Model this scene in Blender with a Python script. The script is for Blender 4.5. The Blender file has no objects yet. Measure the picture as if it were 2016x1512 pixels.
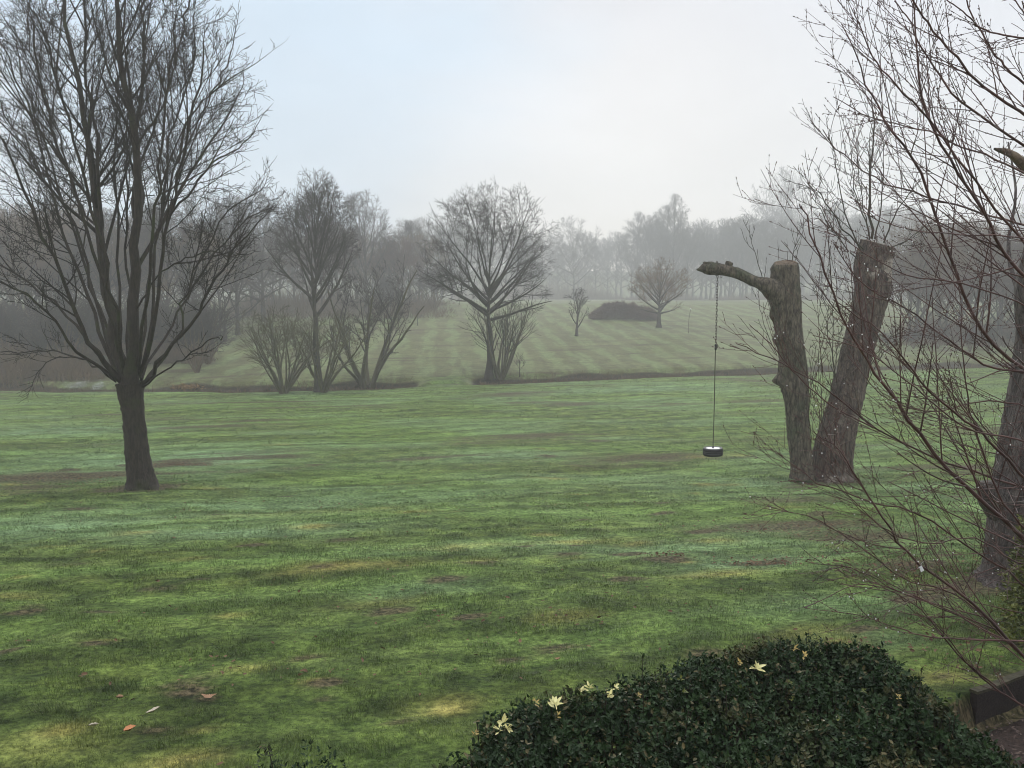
import bpy, math
import numpy as np
from math import radians as R

# ------------------------------------------------------------------ camera, world, sun, exposure
sc = bpy.context.scene
COL = sc.collection
CAMZ = 7.0
PITCH = R(6.0)
FPX = 1582.0                       # focal length in pixels of the 2016-wide photograph
cd = bpy.data.cameras.new("camera")
cd.sensor_width = 36.0
cd.lens = 36.0 * FPX / 2016.0
cd.clip_start = 0.05
cd.clip_end = 3000
cam = bpy.data.objects.new("camera", cd)
COL.objects.link(cam)
cam.location = (0, 0, CAMZ)
cam.rotation_euler = (R(90) - PITCH, 0, 0)
sc.camera = cam

SUN_EL, SUN_AZ = R(17), R(10)      # azimuth measured from +Y towards +X
w = bpy.data.worlds.new("World")
sc.world = w
w.use_nodes = True
nt = w.node_tree
nt.nodes.clear()
wo = nt.nodes.new('ShaderNodeOutputWorld')
bg = nt.nodes.new('ShaderNodeBackground')
bg.inputs['Strength'].default_value = 0.1
sky = nt.nodes.new('ShaderNodeTexSky')
sky.sky_type = 'NISHITA'
sky.sun_disc = False
sky.sun_elevation = SUN_EL
sky.sun_rotation = SUN_AZ
sky.air_density = 1.0
sky.dust_density = 1.0
tc = nt.nodes.new('ShaderNodeTexCoord')
sep = nt.nodes.new('ShaderNodeSeparateXYZ')
nt.links.new(tc.outputs['Generated'], sep.inputs[0])
ramp = nt.nodes.new('ShaderNodeValToRGB')       # cloud layer: paler at the horizon, bluish grey higher up
cr = ramp.color_ramp
cr.elements[0].position = 0.0
cr.elements[0].color = (0.90, 0.91, 0.90, 1)
cr.elements[1].position = 0.45
cr.elements[1].color = (0.74, 0.79, 0.90, 1)
e = cr.elements.new(0.16)
e.color = (0.88, 0.90, 0.94, 1)
e = cr.elements.new(1.0)          # overcast skies are brightest overhead
e.color = (2.3, 2.35, 2.45, 1)
nt.links.new(sep.outputs['Z'], ramp.inputs[0])
# thin, bluer break in the cloud to the upper left, broken up with noise
dot = nt.nodes.new('ShaderNodeVectorMath'); dot.operation = 'DOT_PRODUCT'
bdir = np.array([-0.36, 0.90, 0.28]); bdir /= np.linalg.norm(bdir)
dot.inputs[1].default_value = tuple(bdir)
nt.links.new(tc.outputs['Generated'], dot.inputs[0])
ns = nt.nodes.new('ShaderNodeTexNoise'); ns.inputs['Scale'].default_value = 2.6
ns.inputs['Detail'].default_value = 4
mp = nt.nodes.new('ShaderNodeMapping'); mp.inputs['Scale'].default_value = (1, 1, 2.2)
nt.links.new(tc.outputs['Generated'], mp.inputs[0])
nt.links.new(mp.outputs[0], ns.inputs['Vector'])
m1 = nt.nodes.new('ShaderNodeMath'); m1.operation = 'MULTIPLY_ADD'
m1.inputs[1].default_value = 0.16; nt.links.new(ns.outputs[0], m1.inputs[0]); nt.links.new(dot.outputs['Value'], m1.inputs[2])
mr = nt.nodes.new('ShaderNodeMapRange')
mr.interpolation_type = 'SMOOTHSTEP'
mr.inputs['From Min'].default_value = 0.965; mr.inputs['From Max'].default_value = 1.085
mr.inputs['To Min'].default_value = 0.0; mr.inputs['To Max'].default_value = 0.95
nt.links.new(m1.outputs[0], mr.inputs['Value'])
mixb = nt.nodes.new('ShaderNodeMixRGB')
mixb.inputs[2].default_value = (0.64, 0.82, 1.0, 1)
nt.links.new(mr.outputs[0], mixb.inputs[0]); nt.links.new(ramp.outputs[0], mixb.inputs[1])
sc10 = nt.nodes.new('ShaderNodeVectorMath'); sc10.operation = 'SCALE'
sc10.inputs['Scale'].default_value = 9.0
n2 = nt.nodes.new('ShaderNodeTexNoise'); n2.inputs['Scale'].default_value = 3.2; n2.inputs['Detail'].default_value = 5
nt.links.new(mp.outputs[0], n2.inputs['Vector'])
mr2 = nt.nodes.new('ShaderNodeMapRange'); mr2.inputs['From Min'].default_value = 0.3; mr2.inputs['From Max'].default_value = 0.7
mr2.inputs['To Min'].default_value = 0.90; mr2.inputs['To Max'].default_value = 1.06
nt.links.new(n2.outputs[0], mr2.inputs['Value'])
cl = nt.nodes.new('ShaderNodeVectorMath'); cl.operation = 'SCALE'
nt.links.new(mixb.outputs[0], cl.inputs[0]); nt.links.new(mr2.outputs[0], cl.inputs['Scale'])
nt.links.new(cl.outputs[0], sc10.inputs[0])
mixs = nt.nodes.new('ShaderNodeMixRGB')
mixs.inputs[0].default_value = 0.95
nt.links.new(sky.outputs[0], mixs.inputs[1]); nt.links.new(sc10.outputs[0], mixs.inputs[2])
nt.links.new(mixs.outputs[0], bg.inputs['Color'])
nt.links.new(bg.outputs[0], wo.inputs['Surface'])

sd = bpy.data.lights.new("sun", 'SUN')
sd.energy = 1.2
sd.angle = R(14)
sd.color = (1.0, 0.985, 0.96)
sun = bpy.data.objects.new("sun", sd)
COL.objects.link(sun)
sun.rotation_euler = (R(90) - SUN_EL, 0, R(180) - SUN_AZ)
sun.location = (20, 60, 60)

sc.view_settings.view_transform = 'Standard'
sc.view_settings.look = 'None'
sc.view_settings.exposure = 0.14
sc.view_settings.gamma = 1.0
sc.cycles.use_denoising = True
sc.cycles.use_adaptive_sampling = False
sc.cycles.filter_width = 1.0
sc.cycles.volume_bounces = 3
sc.cycles.max_bounces = 6
sc.cycles.diffuse_bounces = 3

# ------------------------------------------------------------------ small maths
def nrm(a):
    return a / (np.linalg.norm(a, axis=-1, keepdims=True) + 1e-12)

def hash2(ix, iy, seed):
    h = (ix.astype(np.int64) * 374761393 + iy.astype(np.int64) * 668265263 + seed * 974711) & 0xFFFFFFFF
    h = ((h ^ (h >> 13)) * 1274126177) & 0xFFFFFFFF
    return ((h ^ (h >> 16)) & 0xFFFF) / 65535.0

def vnoise(x, y, seed=0):
    x = np.asarray(x, float); y = np.asarray(y, float)
    ix = np.floor(x); iy = np.floor(y); fx = x - ix; fy = y - iy
    fx = fx * fx * (3 - 2 * fx); fy = fy * fy * (3 - 2 * fy)
    a = hash2(ix, iy, seed); b = hash2(ix + 1, iy, seed); c = hash2(ix, iy + 1, seed); d = hash2(ix + 1, iy + 1, seed)
    return (a * (1 - fx) + b * fx) * (1 - fy) + (c * (1 - fx) + d * fx) * fy

def fbm(x, y, seed=0, o=3):
    s = 0; a = 1; t = 0
    for i in range(o):
        s = s + a * vnoise(x * 2 ** i, y * 2 ** i, seed + i * 17); t += a; a *= 0.5
    return s / t

def sstep(a, b, x):
    t = np.clip((x - a) / (b - a), 0, 1)
    return t * t * (3 - 2 * t)

# ------------------------------------------------------------------ terrain
_py = np.arange(-40, 140, 0.5)
_pz = np.interp(_py, [-40, -12, 0, 5.6, 12, 23, 35, 50, 58, 140], [-1.3, -1.4, -2.2, -2.93, -3.72, -5.1, -5.9, -6.3, -6.42, -6.5])
_k = np.exp(-0.5 * (np.arange(-8, 9) / 3.0) ** 2); _k /= _k.sum()
_pz = np.convolve(np.pad(_pz, 8, mode='edge'), _k, mode='valid')

def ditch_y(x):
    return np.interp(x, [-200, -60, -35, -17, 0, 13, 33, 51, 90, 300], [66, 62, 58, 57, 63.3, 68.5, 75, 80, 90, 130]) \
        + 0.9 * (vnoise(x / 5.0, x * 0, 5) - 0.5)

BOARD_A, BOARD_B = (3.40, 5.73), (6.4, 7.62)     # plan ends of the timber edging of the planting bed
def bed_side(x, y):
    """positive on the bed side (right, towards the house) of the timber edging"""
    ax, ay = BOARD_A; bx, by = BOARD_B
    return ((bx - ax) * (ay - y) + (by - ay) * (x - ax)) / math.hypot(bx - ax, by - ay)

def ground(x, y):
    x = np.asarray(x, float); y = np.asarray(y, float)
    D = ditch_y(x)
    near = np.interp(y, _py, _pz)
    s = (y - D) / (150 - D)
    far = -6.2 + np.where(s < 1, 5.3 * np.clip(s, 0, 1) ** 1.1, 5.3 + (y - 150) * 0.006 + 14 * sstep(372, 430, y))
    z = np.where(y < D, near, far)
    u = (y - D - .5) / 1.9
    z = z - 0.8 * np.exp(-u ** 4) * (1 - 0.97 * np.exp(-((x + 5.2) / 2.2) ** 4))
    z = z + 0.16 * (fbm(x / 5, y / 3.2, 3) - 0.5) * (y < 60) + 0.09 * (fbm(x / 0.8, y / 0.55, 9, 3) - 0.5) * (y < 30)
    z = z + np.where(y > D + 4, 0.5 * (fbm(x / 30, y / 30, 31) - 0.5), 0)
    sr = y - .33 * x + 1.6 * fbm(x / 6, y / 4, 61, 2)
    z = z + .035 * np.sin(sr * 2.9) * sstep(9, 18, y) * (y < D - 2) * (.3 + fbm(x / 8, y / 3, 62, 2))
    b = bed_side(x, y)
    z = z - 0.26 * sstep(0.0, 0.10, b) * (x > 2.9) * (y < 9) * (y > 2.5)
    return z + CAMZ

def ray(px, py):
    a = (px - 1008.0) / FPX; b = (756.0 - py) / FPX
    return np.array([a, math.cos(PITCH) + math.sin(PITCH) * b, -math.sin(PITCH) + math.cos(PITCH) * b])

def at(px, py, Y):
    r = ray(px, py)
    return np.array([0, 0, CAMZ]) + r * (Y / r[1])

def hit(px, py, ymax=400):
    r = ray(px, py)
    Y = np.concatenate([np.arange(2, 40, 0.02), np.arange(40, ymax, 0.1)])
    P = np.array([0, 0, CAMZ])[None] + r[None] * (Y / r[1])[:, None]
    below = P[:, 2] < ground(P[:, 0], P[:, 1])
    i = int(np.argmax(below)) if below.any() else len(Y) - 1
    p = P[i].copy(); p[2] = float(ground(p[0], p[1]))
    return p

def gp(x, y):
    return np.array([x, y, float(ground(x, y))])

def px_size(p, npx):
    return npx * p[1] / FPX

# ------------------------------------------------------------------ materials
def mat(name):
    m = bpy.data.materials.new(name); m.use_nodes = True
    t = m.node_tree; t.nodes.clear()
    out = t.nodes.new('ShaderNodeOutputMaterial'); b = t.nodes.new('ShaderNodeBsdfPrincipled')
    t.links.new(b.outputs[0], out.inputs['Surface'])
    return m, t, b

def noise_mat(name, c1, c2, scale=6.0, rough=0.85, bump=0.3, bscale=None, detail=6, stretch=(1, 1, 1), c3=None, s3=1.0, spec=0.3, f3=(0.55, 0.7), dist=0.02, world=False, fissure=0):
    m, t, b = mat(name)
    if world:
        g = t.nodes.new('ShaderNodeNewGeometry'); src = g.outputs['Position']
    else:
        g = t.nodes.new('ShaderNodeTexCoord'); src = g.outputs['Object']
    mp = t.nodes.new('ShaderNodeMapping'); mp.inputs['Scale'].default_value = stretch
    t.links.new(src, mp.inputs[0])
    n = t.nodes.new('ShaderNodeTexNoise'); n.inputs['Scale'].default_value = scale; n.inputs['Detail'].default_value = detail
    n.inputs['Roughness'].default_value = 0.65
    t.links.new(mp.outputs[0], n.inputs['Vector'])
    r = t.nodes.new('ShaderNodeValToRGB')
    r.color_ramp.elements[0].position = 0.32; r.color_ramp.elements[0].color = (*c1, 1)
    r.color_ramp.elements[1].position = 0.68; r.color_ramp.elements[1].color = (*c2, 1)
    t.links.new(n.outputs[0], r.inputs[0])
    colr = r.outputs[0]
    if c3:
        n3 = t.nodes.new('ShaderNodeTexNoise'); n3.inputs['Scale'].default_value = s3; n3.inputs['Detail'].default_value = 5
        t.links.new(src, n3.inputs['Vector'])
        mr = t.nodes.new('ShaderNodeMapRange'); mr.inputs['From Min'].default_value = f3[0]; mr.inputs['From Max'].default_value = f3[1]
        t.links.new(n3.outputs[0], mr.inputs['Value'])
        mx = t.nodes.new('ShaderNodeMixRGB'); mx.inputs[2].default_value = (*c3, 1)
        t.links.new(mr.outputs[0], mx.inputs[0]); t.links.new(colr, mx.inputs[1]); colr = mx.outputs[0]
    t.links.new(colr, b.inputs['Base Color'])
    b.inputs['Roughness'].default_value = rough
    b.inputs['Specular IOR Level'].default_value = spec
    if fissure:
        fm = t.nodes.new('ShaderNodeMapping'); fm.inputs['Scale'].default_value = (1, 1, .22); t.links.new(src, fm.inputs[0])
        fv = t.nodes.new('ShaderNodeTexVoronoi'); fv.feature = 'DISTANCE_TO_EDGE'; fv.inputs['Scale'].default_value = fissure
        nz = t.nodes.new('ShaderNodeVectorMath'); nz.operation = 'MULTIPLY_ADD'; nz.inputs[1].default_value = (.10, .10, .10)
        t.links.new(n.outputs['Color'], nz.inputs[0]); t.links.new(fm.outputs[0], nz.inputs[2]); t.links.new(nz.outputs[0], fv.inputs['Vector'])
        fr = t.nodes.new('ShaderNodeMapRange'); fr.inputs['From Max'].default_value = .10; fr.inputs['To Min'].default_value = .45; t.links.new(fv.outputs[0], fr.inputs['Value'])
        fx = t.nodes.new('ShaderNodeVectorMath'); fx.operation = 'SCALE'; t.links.new(colr, fx.inputs[0]); t.links.new(fr.outputs[0], fx.inputs['Scale']); t.links.new(fx.outputs[0], b.inputs['Base Color'])
    if bump:
        nb = t.nodes.new('ShaderNodeTexNoise'); nb.inputs['Scale'].default_value = bscale or scale * 2; nb.inputs['Detail'].default_value = 6
        t.links.new(mp.outputs[0], nb.inputs['Vector'])
        bp = t.nodes.new('ShaderNodeBump'); bp.inputs['Strength'].default_value = bump; bp.inputs['Distance'].default_value = dist
        t.links.new(nb.outputs[0], bp.inputs['Height']); t.links.new(bp.outputs[0], b.inputs['Normal'])
    return m

def turf_mat(name, blades=False):
    """grass colour from world position, shared by the ground sheet and the blades standing on it.
    colour attribute 'mask': R mud, G frost/dew, B dry yellow, A random per blade; float attribute 'field': 1 on the far pasture, 2 on soil banks"""
    m, t, b = mat(name)
    N = t.nodes.new; L = t.links.new
    geo = N('ShaderNodeNewGeometry')
    flat = N('ShaderNodeVectorMath'); flat.operation = 'MULTIPLY'; flat.inputs[1].default_value = (1, 1, 0)
    L(geo.outputs['Position'], flat.inputs[0])
    def noise(scale, detail=4, stretch=None, rot=0.0, rough=0.6):
        src = flat.outputs[0]
        if stretch:
            r0 = N('ShaderNodeMapping'); r0.inputs['Rotation'].default_value = (0, 0, rot); L(src, r0.inputs[0])
            mpn = N('ShaderNodeMapping'); mpn.inputs['Scale'].default_value = stretch; L(r0.outputs[0], mpn.inputs[0]); src = mpn.outputs[0]
        n = N('ShaderNodeTexNoise'); n.inputs['Scale'].default_value = scale; n.inputs['Detail'].default_value = detail
        n.inputs['Roughness'].default_value = rough
        L(src, n.inputs['Vector']); return n.outputs[0]
    def rng(v, a, c, lo=0.0, hi=1.0):
        r = N('ShaderNodeMapRange'); r.interpolation_type = 'SMOOTHSTEP'
        r.inputs['From Min'].default_value = a; r.inputs['From Max'].default_value = c
        r.inputs['To Min'].default_value = lo; r.inputs['To Max'].default_value = hi
        L(v, r.inputs['Value']); return r.outputs[0]
    def mix(f, a, c):
        x = N('ShaderNodeMixRGB')
        if isinstance(f, float): x.inputs[0].default_value = f
        else: L(f, x.inputs[0])
        for i, v in ((1, a), (2, c)):
            if isinstance(v, tuple): x.inputs[i].default_value = (*v, 1)
            else: L(v, x.inputs[i])
        return x.outputs[0]
    def math_(op, a, c):
        x = N('ShaderNodeMath'); x.operation = op
        for i, v in ((0, a), (1, c)):
            if isinstance(v, (float, int)): x.inputs[i].default_value = v
            else: L(v, x.inputs[i])
        return x.outputs[0]
    at_ = N('ShaderNodeAttribute'); at_.attribute_name = 'mask'
    sp = N('ShaderNodeSeparateColor'); L(at_.outputs['Color'], sp.inputs[0])
    fa = N('ShaderNodeAttribute'); fa.attribute_name = 'field'
    rot = -math.atan(0.33)
    big = noise(0.22, 3); med = noise(1.3, 5); fine = noise(14, 5, rough=0.75)
    streak = noise(1.0, 7, (0.40, 1.15, 1), rot, 0.68)
    streak2 = noise(2.4, 7, (0.42, 1.3, 1), rot, 0.75)
    rr_ = N('ShaderNodeMapping'); rr_.inputs['Rotation'].default_value = (0, 0, rot); L(flat.outputs[0], rr_.inputs[0])
    wr_ = N('ShaderNodeTexWave'); wr_.bands_direction = 'Y'; wr_.inputs['Scale'].default_value = 0.21
    wr_.inputs['Distortion'].default_value = 7.0; wr_.inputs['Detail'].default_value = 3; wr_.inputs['Detail Scale'].default_value = 0.8
    L(rr_.outputs[0], wr_.inputs['Vector']); ridge = wr_.outputs[1]
    wide = noise(0.35, 3, (0.25, 1.2, 1), rot)
    clump = noise(1.9, 6, None, 0, .68)
    c = mix(rng(clump, 0.34, 0.66), (0.052, 0.084, 0.025), (0.112, 0.165, 0.046))
    c = mix(math_('MULTIPLY', rng(med, 0.5, 0.66), 0.6), c, (0.150, 0.190, 0.050))
    c = mix(rng(wide, 0.42, 0.62, 0, .8), c, (0.135, 0.220, 0.066))
    c = mix(math_('MULTIPLY', rng(streak, 0.5, 0.68), 0.75), c, (0.182, 0.245, 0.085))
    c = mix(math_('MULTIPLY', rng(streak2, 0.48, 0.30), 0.7), c, (0.042, 0.066, 0.026))
    frost = math_('MULTIPLY', sp.outputs['Green'], rng(streak, 0.36, 0.56, 0.35, 1.0))
    c = mix(frost, c, (0.175, 0.275, 0.160))
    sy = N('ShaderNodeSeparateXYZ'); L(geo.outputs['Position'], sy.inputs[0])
    near_turf_shade = rng(math_('ADD', sy.outputs['Y'], math_('MULTIPLY', med, 7.0)), 8.0, 16.0, .62, 0.0)  # near turf: dark unfrosted green, with shade from the unseen house mixed into the colour
    c = mix(near_turf_shade, c, mix(rng(clump, .4, .62), (0.034, 0.058, 0.015), (0.082, 0.118, 0.030)))
    c = mix(math_('MULTIPLY', sp.outputs['Blue'], rng(med, 0.3, 0.6, 0.3, 1)), c, (0.30, 0.27, 0.10))
    # far pasture: mown stripes running away from the viewer
    r1 = N('ShaderNodeMapping'); r1.inputs['Rotation'].default_value = (0, 0, -0.087); L(flat.outputs[0], r1.inputs[0])
    wv = N('ShaderNodeTexWave'); wv.bands_direction = 'X'; wv.inputs['Scale'].default_value = 0.105
    wv.inputs['Distortion'].default_value = 3.5; wv.inputs['Detail'].default_value = 3; wv.inputs['Detail Scale'].default_value = 1.6
    L(r1.outputs[0], wv.inputs['Vector'])
    run = noise(0.9, 6, (1.0, 0.10, 1), -0.087, 0.65)
    pc = mix(rng(wv.outputs[1], 0.25, 0.75), (0.104, 0.112, 0.056), (0.150, 0.192, 0.094))
    pc = mix(math_('MULTIPLY', rng(streak, 0.5, 0.64), 0.5), pc, (0.150, 0.195, 0.115))
    pc = mix(math_('MULTIPLY', rng(streak2, 0.46, 0.32), 0.6), pc, (0.070, 0.072, 0.042))
    pc = mix(math_('MULTIPLY', rng(run, 0.52, 0.36), 0.75), pc, (0.085, 0.080, 0.045))
    pc = mix(math_('MULTIPLY', rng(big, 0.40, 0.65), 0.45), pc, (0.165, 0.180, 0.095))
    c = mix(rng(fa.outputs['Fac'], 0.0, 1.0), c, pc)
    ridge_near = math_('MULTIPLY_ADD' if False else 'MAXIMUM', math_('MULTIPLY', ridge, math_('SUBTRACT', 1.0, rng(fa.outputs['Fac'], 0, 1))), math_('MULTIPLY', rng(fa.outputs['Fac'], 0, 1), 0.5))
    for src_, lo_, hi_, a_, b_ in ((streak2, .74, 1.22, .34, .66), (clump, .84, 1.14, .36, .62), (ridge_near, .85, 1.13, .3, .7)):
        g2 = N('ShaderNodeMixRGB'); g2.blend_type = 'MULTIPLY'; g2.inputs[0].default_value = 1.0
        L(c, g2.inputs[1]); L(mix(rng(src_, a_, b_), (lo_, lo_, lo_ * .92), (hi_, hi_, hi_ * .95)), g2.inputs[2]); c = g2.outputs[0]
    mudn = math_('ADD', sp.outputs['Red'], math_('MULTIPLY', math_('SUBTRACT', streak2, 0.5), 1.9))
    c = mix(math_('MULTIPLY', rng(mudn, 0.30, 0.85), .88), c, mix(rng(fine, .35, .65), (0.030, 0.024, 0.014), (0.110, 0.085, 0.052)))
    c = mix(rng(fa.outputs['Fac'], 1.2, 1.9), c, mix(rng(streak2, 0.4, 0.6), (0.022, 0.017, 0.010), (0.050, 0.040, 0.024)))
    if blades:
        a = at_.outputs['Alpha']
        c = mix(rng(a, 0.0, 1.0, 0.0, 0.55), c, mix(rng(a, 0.45, 1.0), (0.038, 0.066, 0.014), (0.200, 0.225, 0.095)))
        b.inputs['Roughness'].default_value = 0.5
        b.inputs['Specular IOR Level'].default_value = 0.35
        L(c, b.inputs['Base Color'])
        tr = N('ShaderNodeBsdfTranslucent'); L(c, tr.inputs['Color'])
        ms = N('ShaderNodeMixShader'); ms.inputs[0].default_value = 0.3
        L(b.outputs[0], ms.inputs[1]); L(tr.outputs[0], ms.inputs[2])
        out = [n for n in t.nodes if n.type == 'OUTPUT_MATERIAL'][0]
        L(ms.outputs[0], out.inputs['Surface'])
    else:
        gr = N('ShaderNodeMixRGB'); gr.blend_type = 'MULTIPLY'; gr.inputs[0].default_value = 1.0
        L(c, gr.inputs[1])
        tone = mix(rng(fine, 0.32, 0.68), (0.38, 0.40, 0.38), (1.5, 1.45, 1.4)); L(tone, gr.inputs[2])
        L(gr.outputs[0], b.inputs['Base Color'])
        b.inputs['Roughness'].default_value = 0.95; b.inputs['Specular IOR Level'].default_value = 0.15
        bp = N('ShaderNodeBump'); bp.inputs['Strength'].default_value = 0.9; bp.inputs['Distance'].default_value = 0.06
        hh = math_('ADD', math_('MULTIPLY', fine, 0.4), math_('ADD', streak2, med))
        L(hh, bp.inputs['Height']); L(bp.outputs[0], b.inputs['Normal'])
    return m

M = {}
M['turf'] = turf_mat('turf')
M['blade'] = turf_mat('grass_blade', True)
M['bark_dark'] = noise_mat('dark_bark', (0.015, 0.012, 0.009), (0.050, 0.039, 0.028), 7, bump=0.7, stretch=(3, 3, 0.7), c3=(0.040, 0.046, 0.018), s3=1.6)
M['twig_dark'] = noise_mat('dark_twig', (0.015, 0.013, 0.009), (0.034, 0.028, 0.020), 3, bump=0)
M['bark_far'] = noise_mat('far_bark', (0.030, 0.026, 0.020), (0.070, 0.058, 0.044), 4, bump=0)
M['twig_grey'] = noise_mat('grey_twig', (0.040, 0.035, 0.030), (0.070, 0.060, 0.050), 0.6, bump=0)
M['twig_brown'] = noise_mat('brown_twig', (0.085, 0.060, 0.034), (0.165, 0.112, 0.062), 0.5, bump=0)
M['twig_red'] = noise_mat('reddish_twig', (0.070, 0.040, 0.030), (0.115, 0.062, 0.045), 0.5, bump=0)
M['twig_green'] = noise_mat('greenish_twig', (0.060, 0.058, 0.026), (0.100, 0.088, 0.045), 0.7, bump=0)
M['leaf_tan'] = noise_mat('clinging_tan_leaf', (0.20, 0.115, 0.070), (0.30, 0.18, 0.11), 3, bump=0)
M['bark_ash'] = noise_mat('ash_bark', (0.030, 0.024, 0.017), (0.190, 0.158, 0.118), 5, bump=1.0, bscale=14, stretch=(2.2, 2.2, 0.7), c3=(0.075, 0.080, 0.048), s3=1.8, dist=0.06, detail=9, fissure=9)
M['bark_red'] = noise_mat('ash_bark_brown', (0.026, 0.019, 0.015), (0.165, 0.124, 0.098), 5, bump=1.0, bscale=14, stretch=(2.2, 2.2, 0.55), c3=(0.30, 0.26, 0.22), s3=1.5, f3=(0.60, 0.68), dist=0.06, detail=9, fissure=9)
M['cut_wood'] = noise_mat('weathered_cut_wood', (0.06, 0.042, 0.028), (0.22, 0.165, 0.11), 9, bump=0.8, c3=(0.04, 0.03, 0.022), s3=7)
M['twig_wet'] = noise_mat('wet_purple_brown_twig', (0.036, 0.014, 0.011), (0.110, 0.046, 0.034), 5, bump=0.2, rough=0.45, spec=0.5, world=True)
M['sprout'] = noise_mat('sprout', (0.030, 0.026, 0.016), (0.065, 0.052, 0.034), 4, bump=0)
M['bark_edge'] = noise_mat('grey_furrowed_bark', (0.040, 0.033, 0.030), (0.140, 0.116, 0.105), 6, bump=1.0, bscale=18, stretch=(3, 3, 0.6), c3=(0.21, 0.19, 0.17), s3=2.0, dist=0.03, fissure=13)
M['hedge_leaf'] = noise_mat('evergreen_leaf', (0.007, 0.018, 0.006), (0.028, 0.056, 0.016), 9, rough=0.55, bump=0, spec=0.2, c3=(0.085, 0.075, 0.028), s3=5, f3=(0.55, 0.72))
M['olive_leaf'] = noise_mat('olive_brown_leaf', (0.030, 0.034, 0.012), (0.12, 0.095, 0.035), 25, rough=0.5, bump=0, spec=.3)
M['hedge_stem'] = noise_mat('hedge_stem', (0.02, 0.016, 0.01), (0.05, 0.04, 0.028), 20, bump=0)
M['yellow_leaf'] = noise_mat('variegated_leaf', (0.50, 0.46, 0.17), (0.72, 0.68, 0.36), 40, rough=0.45, bump=0)
M['amber_leaf'] = noise_mat('amber_leaf', (0.30, 0.22, 0.06), (0.45, 0.34, 0.12), 40, rough=0.5, bump=0)
M['lime_leaf'] = noise_mat('yellow_green_leaf', (0.05, 0.07, 0.012), (0.17, 0.18, 0.03), 10, rough=0.45, bump=0)
M['dead_leaf'] = noise_mat('fallen_leaf', (0.22, 0.12, 0.065), (0.42, 0.27, 0.17), 30, bump=0.3)
M['pale_leaf'] = noise_mat('bleached_leaf', (0.42, 0.36, 0.27), (0.66, 0.60, 0.50), 25, bump=0.3)
M['orange_leaf'] = noise_mat('orange_leaf', (0.42, 0.17, 0.07), (0.58, 0.28, 0.14), 25, bump=0.3)
M['russet_leaf'] = noise_mat('russet_leaf', (0.07, 0.038, 0.022), (0.20, 0.12, 0.07), 3, bump=0, world=True)
M['mulch'] = noise_mat('bark_mulch', (0.018, 0.011, 0.009), (0.070, 0.045, 0.034), 35, bump=1.0, bscale=60, detail=8)
M['chip'] = noise_mat('wood_chip', (0.05, 0.032, 0.026), (0.20, 0.15, 0.12), 9, bump=0, world=True)
M['board'] = noise_mat('damp_timber', (0.010, 0.007, 0.006), (0.032, 0.022, 0.018), 8, bump=0.5, stretch=(1, 6, 6))
M['board_top'] = noise_mat('mossy_timber', (0.025, 0.022, 0.012), (0.075, 0.066, 0.036), 14, bump=0.4)
M['rubber'] = noise_mat('tyre_rubber', (0.006, 0.006, 0.007), (0.014, 0.014, 0.015), 20, rough=0.55, bump=0.1, spec=0.4)
M['white_paint'] = noise_mat('white_painted_board', (0.74, 0.74, 0.72), (0.86, 0.86, 0.85), 5, rough=0.5, bump=0)
M['steel'] = noise_mat('rusty_chain_steel', (0.045, 0.035, 0.028), (0.10, 0.085, 0.07), 30, rough=0.5, bump=0)
M['rope'] = noise_mat('green_grey_rope', (0.045, 0.045, 0.028), (0.09, 0.085, 0.055), 60, bump=0.3)
M['black'] = noise_mat('black_fitting', (0.008, 0.008, 0.008), (0.02, 0.02, 0.02), 10, rough=0.5, bump=0)
M['snowdrop'] = noise_mat('snowdrop_petal', (0.75, 0.77, 0.75), (0.88, 0.9, 0.88), 5, bump=0)
M['flower_leaf'] = noise_mat('flower_leaf', (0.03, 0.06, 0.02), (0.05, 0.09, 0.03), 5, bump=0)
M['bracken'] = noise_mat('dead_bracken', (0.16, 0.09, 0.03), (0.30, 0.19, 0.07), 3, bump=0, world=True)
M['post'] = noise_mat('weathered_stake', (0.10, 0.085, 0.065), (0.2, 0.17, 0.13), 6, bump=0)
M['tag'] = noise_mat('white_plastic', (0.75, 0.75, 0.74), (0.85, 0.85, 0.84), 5, rough=0.4, bump=0)
mdrop, tdrop, bdrop = mat('water_drop')
bdrop.inputs['Base Color'].default_value = (1, 1, 1, 1); bdrop.inputs['Roughness'].default_value = 0.02
bdrop.inputs['Transmission Weight'].default_value = 0.25; bdrop.inputs['IOR'].default_value = 1.33  # mostly opaque white body paints in the sky glint of each drop
bdrop.inputs['Specular IOR Level'].default_value = 1.0
M['drop'] = mdrop

# ------------------------------------------------------------------ mesh and object helpers
def new_mesh(name, V, quads=None, tris=None, smooth=True):
    me = bpy.data.meshes.new(name)
    V = np.ascontiguousarray(V, np.float32)
    nq = 0 if quads is None else len(quads); ntq = 0 if tris is None else len(tris)
    me.vertices.add(len(V)); me.vertices.foreach_set('co', V.ravel())
    me.loops.add(nq * 4 + ntq * 3); me.polygons.add(nq + ntq)
    idx = []
    if nq: idx.append(np.asarray(quads, np.int32).ravel())
    if ntq: idx.append(np.asarray(tris, np.int32).ravel())
    me.loops.foreach_set('vertex_index', np.concatenate(idx))
    me.polygons.foreach_set('loop_start', np.concatenate([np.arange(nq) * 4, nq * 4 + np.arange(ntq) * 3]).astype(np.int32))
    me.polygons.foreach_set('loop_total', np.concatenate([np.full(nq, 4), np.full(ntq, 3)]).astype(np.int32))
    me.polygons.foreach_set('use_smooth', np.full(nq + ntq, smooth, dtype=bool))
    me.update(calc_edges=True)
    me.validate()
    return me

def obj(name, me, m, parent=None, loc=(0, 0, 0)):
    o = bpy.data.objects.new(name, me)
    COL.objects.link(o)
    if me is not None and m is not None:
        me.materials.clear(); me.materials.append(m)
    o.location = tuple(float(v) for v in loc)
    if parent: o.parent = parent
    return o

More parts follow.
